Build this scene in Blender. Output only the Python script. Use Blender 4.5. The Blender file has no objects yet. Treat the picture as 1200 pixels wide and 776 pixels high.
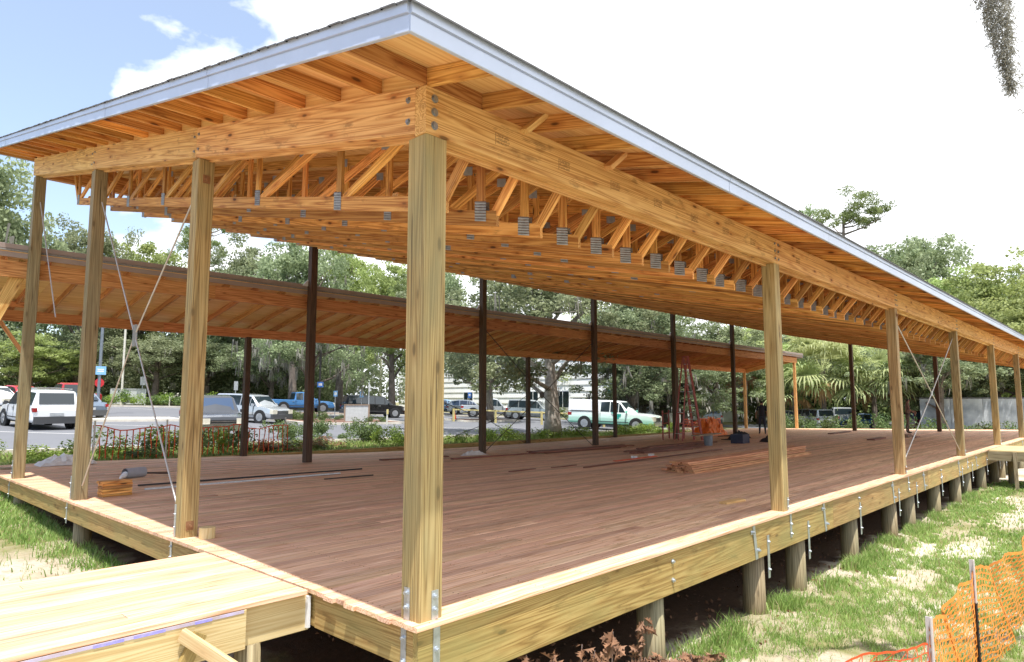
import bpy, math, random
import numpy as np
from mathutils import Vector, Matrix
R = math.radians
random.seed(7); rng = np.random.default_rng(7)
scene = bpy.context.scene
col = scene.collection

# ------------------------------------------------------------------ camera
F_PX, PITCH, YAW = 784.54, R(5.971), R(43.182)
CAM = Vector((-3.0567, -3.7440, 1.5267))
cd = bpy.data.cameras.new('camera'); cam = bpy.data.objects.new('camera', cd); col.objects.link(cam)
cd.sensor_width = 36.0; cd.lens = F_PX * 36.0 / 1200.0; cd.clip_start = 0.05; cd.clip_end = 2000
cam.location = CAM; cam.rotation_euler = (R(90) + PITCH, 0, YAW - R(90))
scene.camera = cam
# ------------------------------------------------------------------ light
SUN_DIR = Vector((-0.20, -0.25, 1.0)).normalized()       # towards the sun
sun_el = math.asin(SUN_DIR.z); sun_az = math.atan2(SUN_DIR.x, SUN_DIR.y)
w = bpy.data.worlds.new('World'); scene.world = w; w.use_nodes = True
nt = w.node_tree; N = nt.nodes; L = nt.links; N.clear()
out = N.new('ShaderNodeOutputWorld'); bg = N.new('ShaderNodeBackground'); sky = N.new('ShaderNodeTexSky')
sky.sky_type = 'NISHITA'; sky.sun_disc = False; sky.sun_elevation = sun_el; sky.sun_rotation = sun_az
sky.air_density = 1.0; sky.dust_density = 0.6; sky.ozone_density = 1.0
tc = N.new('ShaderNodeTexCoord'); mp = N.new('ShaderNodeMapping'); mp.inputs['Scale'].default_value = (1, 1, 1.7)
mp.inputs['Location'].default_value = (1.9, 0.6, 0.35)
nz = N.new('ShaderNodeTexNoise'); nz.inputs['Scale'].default_value = 2.9; nz.inputs['Detail'].default_value = 9; nz.inputs['Roughness'].default_value = 0.52
L.new(tc.outputs['Generated'], mp.inputs['Vector']); L.new(mp.outputs[0], nz.inputs['Vector'])
# the cloud bank lies to the east (+x side); blue gaps open to the north
dt = N.new('ShaderNodeVectorMath'); dt.operation = 'DOT_PRODUCT'; dt.inputs[1].default_value = (0.90, -0.40, -0.10)
L.new(tc.outputs['Generated'], dt.inputs[0])
ma = N.new('ShaderNodeMath'); ma.operation = 'MULTIPLY_ADD'; ma.inputs[1].default_value = 0.62
L.new(dt.outputs['Value'], ma.inputs[0]); L.new(nz.outputs['Fac'], ma.inputs[2])
cr = N.new('ShaderNodeValToRGB'); cr.color_ramp.elements[0].position = 0.485; cr.color_ramp.elements[1].position = 0.54; cr.color_ramp.elements[0].color = (.14, .14, .14, 1)
L.new(ma.outputs[0], cr.inputs['Fac'])
skm = N.new('ShaderNodeVectorMath'); skm.operation = 'SCALE'; skm.inputs['Scale'].default_value = 1.0
L.new(sky.outputs[0], skm.inputs[0])
mx = N.new('ShaderNodeMix'); mx.data_type = 'RGBA'
L.new(cr.outputs['Color'], mx.inputs['Factor']); L.new(skm.outputs[0], mx.inputs[6]); mx.inputs[7].default_value = (6.9, 7.05, 7.3, 1)
L.new(mx.outputs[2], bg.inputs['Color']); bg.inputs['Strength'].default_value = 0.13
L.new(bg.outputs[0], out.inputs['Surface'])
sl = bpy.data.lights.new('sun', 'SUN'); sl.energy = 3.9; sl.angle = R(0.55); sl.color = (1.0, 0.965, 0.92)
so = bpy.data.objects.new('sun', sl); col.objects.link(so)
so.rotation_euler = (-SUN_DIR).to_track_quat('-Z', 'Y').to_euler()
scene.view_settings.view_transform = 'Standard'; scene.view_settings.look = 'None'
scene.view_settings.exposure = 0.95; scene.view_settings.gamma = 1.0
scene.render.engine = 'CYCLES'
scene.cycles.max_bounces = 8; scene.cycles.diffuse_bounces = 5; scene.cycles.transparent_max_bounces = 12
scene.cycles.use_denoising = True

# ------------------------------------------------------------------ materials
MATS = {}
def mat(name, rough=0.6, metal=0.0, spec=0.5):
    m = bpy.data.materials.new(name); m.use_nodes = True; n = m.node_tree
    b = n.nodes['Principled BSDF']; b.inputs['Roughness'].default_value = rough; b.inputs['Metallic'].default_value = metal
    b.inputs['Specular IOR Level'].default_value = spec
    MATS[name] = m
    return m, n, b
def node(n, t, **k):
    x = n.nodes.new(t)
    for a, v in k.items(): setattr(x, a, v)
    return x
def ramp(n, fac, stops):
    r = n.nodes.new('ShaderNodeValToRGB'); e = r.color_ramp.elements
    while len(e) < len(stops): e.new(0.5)
    for el, (p, c) in zip(e, stops): el.position = p; el.color = (*c, 1)
    n.links.new(fac, r.inputs['Fac']); return r
def noise(n, vec, scale, detail=4, rough=0.55, dist=0.0):
    x = n.nodes.new('ShaderNodeTexNoise'); x.inputs['Scale'].default_value = scale; x.inputs['Detail'].default_value = detail
    x.inputs['Roughness'].default_value = rough; x.inputs['Distortion'].default_value = dist
    if vec is not None: n.links.new(vec, x.inputs['Vector'])
    return x
def mapping(n, vec, sc, loc=(0, 0, 0)):
    x = n.nodes.new('ShaderNodeMapping'); x.inputs['Scale'].default_value = sc; x.inputs['Location'].default_value = loc
    n.links.new(vec, x.inputs['Vector']); return x.outputs[0]
def mixc(n, fac, a, b, mode='MIX'):
    x = n.nodes.new('ShaderNodeMix'); x.data_type = 'RGBA'; x.blend_type = mode
    for i, v in ((0, fac), (6, a), (7, b)):
        if hasattr(v, 'links') or isinstance(v, bpy.types.NodeSocket): n.links.new(v, x.inputs[i])
        elif isinstance(v, (int, float)): x.inputs[i].default_value = v
        else: x.inputs[i].default_value = (*v, 1)
    return x.outputs[2]
def math_(n, op, a, b=0.5, c=0.5):
    x = n.nodes.new('ShaderNodeMath'); x.operation = op
    for i, v in enumerate((a, b, c)):
        if isinstance(v, bpy.types.NodeSocket): n.links.new(v, x.inputs[i])
        else: x.inputs[i].default_value = v
    return x.outputs[0]
def wood(name, light, mid, dark, rough=0.62, knots=0.5, vary=0.25, cracks=0.0, stain=None, stainamt=0.5, bump=0.25, spec=0.35, blotch=0.0):
    """grain follows the per-vertex 'gr' coordinates (x = along the piece, metres)"""
    m, n, b = mat(name, rough, spec=spec)
    at = node(n, 'ShaderNodeAttribute', attribute_name='gr'); pid = node(n, 'ShaderNodeAttribute', attribute_name='pid')
    oi = node(n, 'ShaderNodeObjectInfo')
    off = node(n, 'ShaderNodeCombineXYZ')
    rr = math_(n, 'MULTIPLY_ADD', oi.outputs['Random'], 37.0, math_(n, 'MULTIPLY', pid.outputs['Fac'], 53.0))
    for i in range(3): n.links.new(rr, off.inputs[i])
    va = node(n, 'ShaderNodeVectorMath', operation='ADD'); n.links.new(at.outputs['Vector'], va.inputs[0]); n.links.new(off.outputs[0], va.inputs[1])
    g = va.outputs[0]
    big = noise(n, mapping(n, g, (0.22, 8, 8)), 1.0, 2, 0.4)
    ringv = math_(n, 'MULTIPLY', big.outputs['Fac'], 30.0)
    ring = math_(n, 'PINGPONG', ringv, 1.0)
    fine = noise(n, mapping(n, g, (2.5, 170, 170)), 1.0, 4, 0.6)
    fac = math_(n, 'ADD', math_(n, 'MULTIPLY', ring, 0.42), math_(n, 'MULTIPLY', fine.outputs['Fac'], 0.58))
    c = ramp(n, fac, [(0.26, dark), (0.47, mid), (0.70, light)]).outputs['Color']
    # knots
    vor = node(n, 'ShaderNodeTexVoronoi'); vor.inputs['Scale'].default_value = 1.0
    n.links.new(mapping(n, g, (2.3, 7.0, 7.0)), vor.inputs['Vector'])
    halo = ramp(n, vor.outputs['Distance'], [(0.12, (1, 1, 1)), (0.34, (0, 0, 0))]).outputs['Color']
    c = mixc(n, math_(n, 'MULTIPLY', halo, knots * 0.7), c, (dark[0] * 1.05, dark[1] * 0.85, dark[2] * 0.7))
    kn = ramp(n, vor.outputs['Distance'], [(0.080, (1, 1, 1)), (0.145, (0, 0, 0))]).outputs['Color']
    kf = math_(n, 'MULTIPLY', kn, knots)
    c = mixc(n, kf, c, tuple(x * 0.22 for x in dark))
    # long resin and mill streaks
    st = noise(n, mapping(n, g, (0.7, 26, 26), (3, 4, 5)), 1.0, 5, 0.6)
    c = mixc(n, math_(n, 'MULTIPLY', ramp(n, st.outputs['Fac'], [(0.50, (0, 0, 0)), (0.72, (1, 1, 1))]).outputs['Color'], 0.55), c, dark)
    # weathering / mill marks
    if blotch:
        bn = noise(n, mapping(n, g, (3.0, 9, 9), (5, 5, 5)), 1.0, 5, 0.65)
        bf = ramp(n, bn.outputs['Fac'], [(0.58, (0, 0, 0)), (0.70, (1, 1, 1))]).outputs['Color']
        c = mixc(n, math_(n, 'MULTIPLY', bf, blotch), c, tuple(x * 0.45 for x in dark))
    if stain:
        sn = noise(n, mapping(n, g, (0.8, 3, 3), (2, 1, 0)), 1.0, 4, 0.6)
        sf = ramp(n, sn.outputs['Fac'], [(0.42, (0, 0, 0)), (0.66, (1, 1, 1))]).outputs['Color']
        c = mixc(n, math_(n, 'MULTIPLY', sf, stainamt), c, stain)
    if cracks:
        cn = noise(n, mapping(n, g, (0.9, 60, 60), (9, 9, 9)), 1.0, 2, 0.4)
        cf = ramp(n, cn.outputs['Fac'], [(0.675, (0, 0, 0)), (0.70, (1, 1, 1))]).outputs['Color']
        c = mixc(n, math_(n, 'MULTIPLY', cf, cracks), c, tuple(x * 0.25 for x in dark))
    # each piece has its own tone
    rn = math_(n, 'FRACT', math_(n, 'ADD', oi.outputs['Random'], math_(n, 'MULTIPLY', pid.outputs['Fac'], 7.31)))
    hs = node(n, 'ShaderNodeHueSaturation'); n.links.new(c, hs.inputs['Color'])
    n.links.new(math_(n, 'MULTIPLY_ADD', rn, 2 * vary, 1 - vary), hs.inputs['Value'])
    n.links.new(math_(n, 'MULTIPLY_ADD', math_(n, 'FRACT', math_(n, 'MULTIPLY', rn, 9.7)), 0.018, 0.491), hs.inputs['Hue'])
    n.links.new(hs.outputs['Color'], b.inputs['Base Color'])
    bp = node(n, 'ShaderNodeBump'); bp.inputs['Strength'].default_value = bump; bp.inputs['Distance'].default_value = 0.004
    n.links.new(math_(n, 'SUBTRACT', fac, kf), bp.inputs['Height']); n.links.new(bp.outputs[0], b.inputs['Normal'])
    n.links.new(math_(n, 'MULTIPLY_ADD', fine.outputs['Fac'], 0.25, rough - 0.12), b.inputs['Roughness'])
    return m
wood('wood_truss', (0.78, 0.43, 0.14), (0.62, 0.30, 0.082), (0.36, 0.135, 0.03), knots=0.9, vary=0.36, blotch=0.45)
wood('wood_beam', (0.77, 0.50, 0.20), (0.64, 0.375, 0.13), (0.42, 0.20, 0.055), knots=0.9, vary=0.09, blotch=0.6, bump=0.15)
wood('wood_ply', (0.80, 0.53, 0.23), (0.74, 0.46, 0.185), (0.62, 0.34, 0.12), knots=0.3, vary=0.07, bump=0.1)
wood('wood_post', (0.48, 0.345, 0.16), (0.375, 0.255, 0.105), (0.22, 0.135, 0.05), knots=0.6, vary=0.10, cracks=0.8, stain=(0.215, 0.195, 0.10), stainamt=0.60)
wood('wood_post_dark', (0.33, 0.26, 0.14), (0.26, 0.19, 0.095), (0.16, 0.11, 0.05), knots=0.5, vary=0.10, cracks=0.8, stain=(0.17, 0.155, 0.09), stainamt=0.6)  # darker grey-brown version of the post wood for the two rear left-end posts
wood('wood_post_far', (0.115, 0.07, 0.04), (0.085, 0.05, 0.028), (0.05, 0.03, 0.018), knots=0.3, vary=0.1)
wood('wood_rim', (0.50, 0.345, 0.13), (0.405, 0.26, 0.088), (0.25, 0.145, 0.042), knots=0.7, vary=0.08, stain=(0.27, 0.25, 0.09), stainamt=0.6, blotch=0.5)
wood('wood_pale', (0.68, 0.54, 0.30), (0.62, 0.47, 0.24), (0.50, 0.34, 0.15), knots=0.7, vary=0.08, stain=(0.55, 0.46, 0.24), stainamt=0.3)
wood('wood_deck', (0.80, 0.55, 0.375), (0.71, 0.45, 0.285), (0.48, 0.265, 0.145), rough=0.6, knots=0.25, vary=0.2, bump=0.15, spec=0.25)
wood('wood_pile', (0.38, 0.31, 0.19), (0.29, 0.23, 0.13), (0.17, 0.13, 0.07), knots=0.4, vary=0.15, cracks=0.5, stain=(0.22, 0.23, 0.15))
wood('wood_dark_lumber', (0.30, 0.13, 0.085), (0.22, 0.09, 0.06), (0.13, 0.05, 0.035), knots=0.2, vary=0.2)
wood('wood_red_lumber', (0.70, 0.38, 0.20), (0.58, 0.27, 0.13), (0.36, 0.15, 0.065), knots=0.3, vary=0.2)
wood('wood_pav2', (0.62, 0.31, 0.12), (0.50, 0.22, 0.075), (0.33, 0.12, 0.038), knots=0.6, vary=0.2, blotch=0.3)
wood('wood_grey', (0.36, 0.30, 0.20), (0.29, 0.235, 0.15), (0.19, 0.145, 0.085), knots=0.4, vary=0.15)

def flat(name, c, rough=0.5, metal=0.0, var=0.12, scale=6.0, spec=0.5, bump=0.0, bscale=40, c2=None):
    m, n, b = mat(name, rough, metal, spec)
    t = node(n, 'ShaderNodeTexCoord'); x = noise(n, t.outputs['Object'], scale, 5, 0.6)
    c2 = c2 or tuple(min(1, v * (1 + var)) for v in c)
    r = ramp(n, x.outputs['Fac'], [(0.3, tuple(v * (1 - var) for v in c)), (0.7, c2)])
    n.links.new(r.outputs['Color'], b.inputs['Base Color'])
    if bump:
        y = noise(n, t.outputs['Object'], bscale, 4, 0.6); bp = node(n, 'ShaderNodeBump'); bp.inputs['Strength'].default_value = bump
        bp.inputs['Distance'].default_value = 0.02
        n.links.new(y.outputs['Fac'], bp.inputs['Height']); n.links.new(bp.outputs[0], b.inputs['Normal'])
    return m
flat('galv', (0.52, 0.56, 0.60), 0.38, 0.75, 0.16, 22); flat('galv_dull', (0.33, 0.36, 0.40), 0.42, 0.7, 0.3, 7)
flat('plate', (0.33, 0.35, 0.37), 0.42, 0.8, 0.12, 15)
flat('rod', (0.50, 0.48, 0.45), 0.45, 0.5)
flat('rod_dark', (0.06, 0.055, 0.05), 0.5, 0.3)
flat('fascia', (0.47, 0.535, 0.68), 0.32, 0.12, 0.10, .7)
flat('fascia_brown', (0.34, 0.275, 0.245), 0.45, 0.1, 0.08, 3)
flat('shingle', (0.10, 0.10, 0.105), 0.9, 0, 0.35, 30)
flat('shingle_pale', (0.24, 0.24, 0.23), 0.9, 0, 0.3, 30)
flat('concrete', (0.42, 0.41, 0.38), 0.85, 0, 0.22, 1.3, bump=0.2)
flat('curb', (0.62, 0.58, 0.50), 0.85, 0, 0.2, 2)
flat('white_wall', (0.88, 0.88, 0.86), 0.7, 0, 0.05, 0.6)
flat('dark', (0.02, 0.02, 0.022), 0.5)
flat('rubber', (0.018, 0.018, 0.018), 0.8)
flat('rim', (0.45, 0.46, 0.48), 0.35, 0.8)
flat('chrome', (0.6, 0.62, 0.64), 0.15, 0.95)
flat('lamp_red', (0.28, 0.012, 0.012), 0.25)
flat('lamp_clear', (0.72, 0.68, 0.55), 0.15)
flat('orange_plastic', (0.80, 0.20, 0.03), 0.5, 0, 0.2, 8)
flat('orange_red', (0.72, 0.09, 0.02), 0.5, 0, 0.25, 8)
flat('orange_pale', (0.90, 0.27, 0.035), 0.5, 0, 0.2, 12)
flat('steel_post_dark', (0.03, 0.022, 0.02), 0.6, 0.3)
flat('steel_post_pale', (0.62, 0.55, 0.54), 0.5, 0.3)
flat('grey_pole', (0.20, 0.23, 0.27), 0.45, 0.4)
flat('pale_pole', (0.62, 0.60, 0.52), 0.7)
flat('sign_blue', (0.06, 0.20, 0.60), 0.4)
flat('sign_sky', (0.25, 0.52, 0.85), 0.4)
flat('sign_red', (0.55, 0.03, 0.04), 0.4)
flat('sign_back', (0.55, 0.58, 0.60), 0.4, 0.5)
flat('yellow', (0.62, 0.52, 0.22), 0.6)
flat('teal', (0.04, 0.42, 0.34), 0.4)
flat('grey_box', (0.48, 0.50, 0.49), 0.6)
flat('cream', (0.62, 0.58, 0.46), 0.6)
flat('brown_box', (0.28, 0.20, 0.14), 0.7)
flat('ladder_red', (0.33, 0.06, 0.045), 0.45)
flat('alu', (0.6, 0.6, 0.6), 0.35, 0.8)
flat('plastic_grey', (0.36, 0.39, 0.44), 0.5)
flat('plastic_white', (0.75, 0.76, 0.76), 0.5)
flat('plastic_blue', (0.02, 0.025, 0.06), 0.5)
flat('black_cloth', (0.02, 0.02, 0.022), 0.9)
flat('bark', (0.16, 0.13, 0.105), 0.95, 0, 0.4, 3, bump=0.8, bscale=9)
flat('bark_pale', (0.40, 0.35, 0.29), 0.95, 0, 0.35, 3.5, bump=0.8, bscale=9, c2=(0.55, 0.50, 0.43))
flat('dead_leaf', (0.19, 0.095, 0.048), 0.7, 0, 0.5, 14)
flat('dead_twig', (0.30, 0.22, 0.19), 0.8)
flat('blue_chalk', (0.30, 0.28, 0.78), 0.8, 0, 0.2, 30); flat('chalk_pale', (0.60, 0.50, 0.50), 0.8, 0, 0.3, 9, c2=(0.50, 0.46, 0.68))
flat('bolt_rust', (0.30, 0.16, 0.08), 0.6, 0.5)
flat('ink', (0.22, 0.12, 0.05), 0.8)
flat('mulch', (0.16, 0.085, 0.06), 0.95, 0, 0.5, 6)
def paint(name, c, metal=0.2, rough=0.22):
    m, n, b = mat(name, rough, metal); b.inputs['Base Color'].default_value = (*c, 1)
    b.inputs['Coat Weight'].default_value = 0.7; b.inputs['Coat Roughness'].default_value = 0.06
    return m
paint('p_white', (0.78, 0.80, 0.82), 0.0); paint('p_silver', (0.52, 0.55, 0.58), 0.5); paint('p_red', (0.48, 0.03, 0.04), 0.1)
paint('p_charcoal', (0.055, 0.062, 0.075), 0.4); paint('p_blue', (0.07, 0.21, 0.45), 0.3); paint('p_navy', (0.05, 0.09, 0.17), 0.4)
paint('p_black', (0.012, 0.012, 0.014), 0.2); paint('p_maroon', (0.09, 0.015, 0.02), 0.2); paint('p_slate', (0.17, 0.22, 0.29), 0.5)
paint('p_grey', (0.30, 0.33, 0.33), 0.5); paint('p_plastic', (0.05, 0.052, 0.055), 0.0, 0.5); paint('p_lightblue', (0.30, 0.50, 0.70), 0.3)
m, n, b = mat('p_mint', 0.22)      # livery fades from mint at the sills to white above
t = node(n, 'ShaderNodeTexCoord'); s = node(n, 'ShaderNodeSeparateXYZ'); n.links.new(t.outputs['Object'], s.inputs[0])
n.links.new(ramp(n, math_(n, 'MULTIPLY', s.outputs['Z'], 0.55), [(0.22, (0.22, 0.66, 0.48)), (0.62, (0.78, 0.84, 0.81))]).outputs['Color'], b.inputs['Base Color'])
b.inputs['Coat Weight'].default_value = 0.6
m, n, b = mat('glass', 0.06); b.inputs['Base Color'].default_value = (0.018, 0.028, 0.035, 1); b.inputs['Specular IOR Level'].default_value = 0.9
m, n, b = mat('glass_blue', 0.08); b.inputs['Base Color'].default_value = (0.03, 0.06, 0.12, 1); b.inputs['Specular IOR Level'].default_value = 0.9

def foliage(name, dark, light, trans=0.35, scale=0.55, dead=None):
    m = bpy.data.materials.new(name); m.use_nodes = True; n = m.node_tree; MATS[name] = m
    b = n.nodes['Principled BSDF']; o = n.nodes['Material Output']
    g = node(n, 'ShaderNodeNewGeometry'); t = node(n, 'ShaderNodeTexCoord'); oi = node(n, 'ShaderNodeObjectInfo')
    x = noise(n, t.outputs['Object'], scale, 4, 0.7)
    at = node(n, 'ShaderNodeAttribute', attribute_name='pid')
    f = math_(n, 'ADD', math_(n, 'MULTIPLY', x.outputs['Fac'], 0.6), math_(n, 'MULTIPLY', at.outputs['Fac'], 0.4))
    c = ramp(n, f, [(0.25, dark), (0.72, light)]).outputs['Color']
    if dead: c = mixc(n, ramp(n, at.outputs['Fac'], [(0.87, (0, 0, 0)), (0.90, (1, 1, 1))]).outputs['Color'], c, dead)
    hs = node(n, 'ShaderNodeHueSaturation'); n.links.new(c, hs.inputs['Color'])
    n.links.new(math_(n, 'MULTIPLY_ADD', oi.outputs['Random'], 0.35, 0.85), hs.inputs['Value'])
    n.links.new(math_(n, 'MULTIPLY_ADD', oi.outputs['Random'], 0.03, 0.485), hs.inputs['Hue'])
    n.links.new(hs.outputs[0], b.inputs['Base Color']); b.inputs['Roughness'].default_value = 0.55; b.inputs['Specular IOR Level'].default_value = 0.35
    tr = node(n, 'ShaderNodeBsdfTranslucent'); n.links.new(hs.outputs[0], tr.inputs['Color'])
    ms = node(n, 'ShaderNodeMixShader'); ms.inputs[0].default_value = trans
    n.links.new(b.outputs[0], ms.inputs[1]); n.links.new(tr.outputs[0], ms.inputs[2]); n.links.new(ms.outputs[0], o.inputs['Surface'])
    return m
foliage('leaf_oak', (0.13, 0.17, 0.08), (0.38, 0.43, 0.24), 0.42)
foliage('leaf_light', (0.18, 0.24, 0.075), (0.48, 0.56, 0.21), 0.45)
foliage('leaf_pine', (0.09, 0.13, 0.04), (0.27, 0.34, 0.12))
foliage('leaf_cedar', (0.08, 0.11, 0.05), (0.29, 0.34, 0.18))
foliage('leaf_dark', (0.07, 0.10, 0.045), (0.22, 0.27, 0.13), 0.35, 0.2)
foliage('leaf_palm', (0.26, 0.32, 0.12), (0.58, 0.64, 0.30), 0.42)
foliage('leaf_palm_dead', (0.33, 0.17, 0.08), (0.55, 0.34, 0.2), 0.3)
foliage('leaf_bush', (0.09, 0.15, 0.025), (0.33, 0.44, 0.07), 0.4, 1.5)
foliage('leaf_shrub', (0.04, 0.08, 0.025), (0.20, 0.27, 0.09), 0.3, 1.5)
foliage('leaf_redtip', (0.14, 0.06, 0.03), (0.36, 0.20, 0.09), 0.35, 2)
foliage('grass', (0.14, 0.26, 0.045), (0.47, 0.60, 0.20), 0.45, 0.8, (0.46, 0.39, 0.22))
foliage('moss', (0.16, 0.15, 0.12), (0.34, 0.325, 0.28), 0.3, 9)

# ground: sand and soil with patches; dark litter under the deck
m, n, b = mat('ground', 0.95, spec=0.1)
t = node(n, 'ShaderNodeTexCoord'); P = t.outputs['Object']
a1 = noise(n, P, 0.55, 6, 0.6, 0.3); a2 = noise(n, P, 14, 6, 0.75)
c = ramp(n, a1.outputs['Fac'], [(0.36, (0.20, 0.20, 0.08)), (0.50, (0.44, 0.38, 0.28)), (0.66, (0.58, 0.52, 0.43))]).outputs['Color']
c = mixc(n, math_(n, 'MULTIPLY', ramp(n, a2.outputs['Fac'], [(0.5, (0, 0, 0)), (0.68, (1, 1, 1))]).outputs['Color'], 0.6), c, (0.20, 0.15, 0.09))
a3 = noise(n, P, 3.1, 6, 0.7)
c = mixc(n, math_(n, 'MULTIPLY', ramp(n, a3.outputs['Fac'], [(0.52, (0, 0, 0)), (0.62, (1, 1, 1))]).outputs['Color'], 0.45), c, (0.30, 0.24, 0.15))
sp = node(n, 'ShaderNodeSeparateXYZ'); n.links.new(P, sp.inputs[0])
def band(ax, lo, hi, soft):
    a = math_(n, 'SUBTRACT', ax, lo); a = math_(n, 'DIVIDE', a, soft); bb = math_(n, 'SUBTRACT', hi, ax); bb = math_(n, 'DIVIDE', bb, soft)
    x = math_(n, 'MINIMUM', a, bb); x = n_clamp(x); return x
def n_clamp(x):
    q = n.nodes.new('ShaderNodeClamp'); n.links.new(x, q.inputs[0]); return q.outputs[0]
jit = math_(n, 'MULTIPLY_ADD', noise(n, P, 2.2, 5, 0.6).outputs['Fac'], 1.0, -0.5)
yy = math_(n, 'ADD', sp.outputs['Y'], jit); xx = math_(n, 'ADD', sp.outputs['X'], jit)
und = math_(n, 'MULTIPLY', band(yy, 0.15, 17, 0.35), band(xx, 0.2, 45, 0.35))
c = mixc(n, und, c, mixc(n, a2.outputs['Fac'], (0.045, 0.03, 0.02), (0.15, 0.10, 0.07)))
far = math_(n, 'MULTIPLY', band(yy, 17.5, 900, 0.8), 0.85)
c = mixc(n, far, c, mixc(n, a2.outputs['Fac'], (0.13, 0.11, 0.05), (0.22, 0.22, 0.09)))
n.links.new(c, b.inputs['Base Color'])
bp = node(n, 'ShaderNodeBump'); bp.inputs['Strength'].default_value = 0.6; bp.inputs['Distance'].default_value = 0.04
n.links.new(a2.outputs['Fac'], bp.inputs['Height']); n.links.new(bp.outputs[0], b.inputs['Normal'])
m, n, b = mat('asphalt', 0.85, spec=0.3)
t = node(n, 'ShaderNodeTexCoord'); P = t.outputs['Object']
a1 = noise(n, P, 0.25, 5, 0.6); a2 = noise(n, P, 60, 3, 0.7)
c = mixc(n, a1.outputs['Fac'], (0.13, 0.135, 0.15), (0.185, 0.19, 0.205)); c = mixc(n, math_(n, 'MULTIPLY', a2.outputs['Fac'], 0.4), c, (0.12, 0.12, 0.125))
n.links.new(c, b.inputs['Base Color'])
flat('road_paint', (0.75, 0.75, 0.72), 0.7, 0, 0.1, 9)

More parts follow.
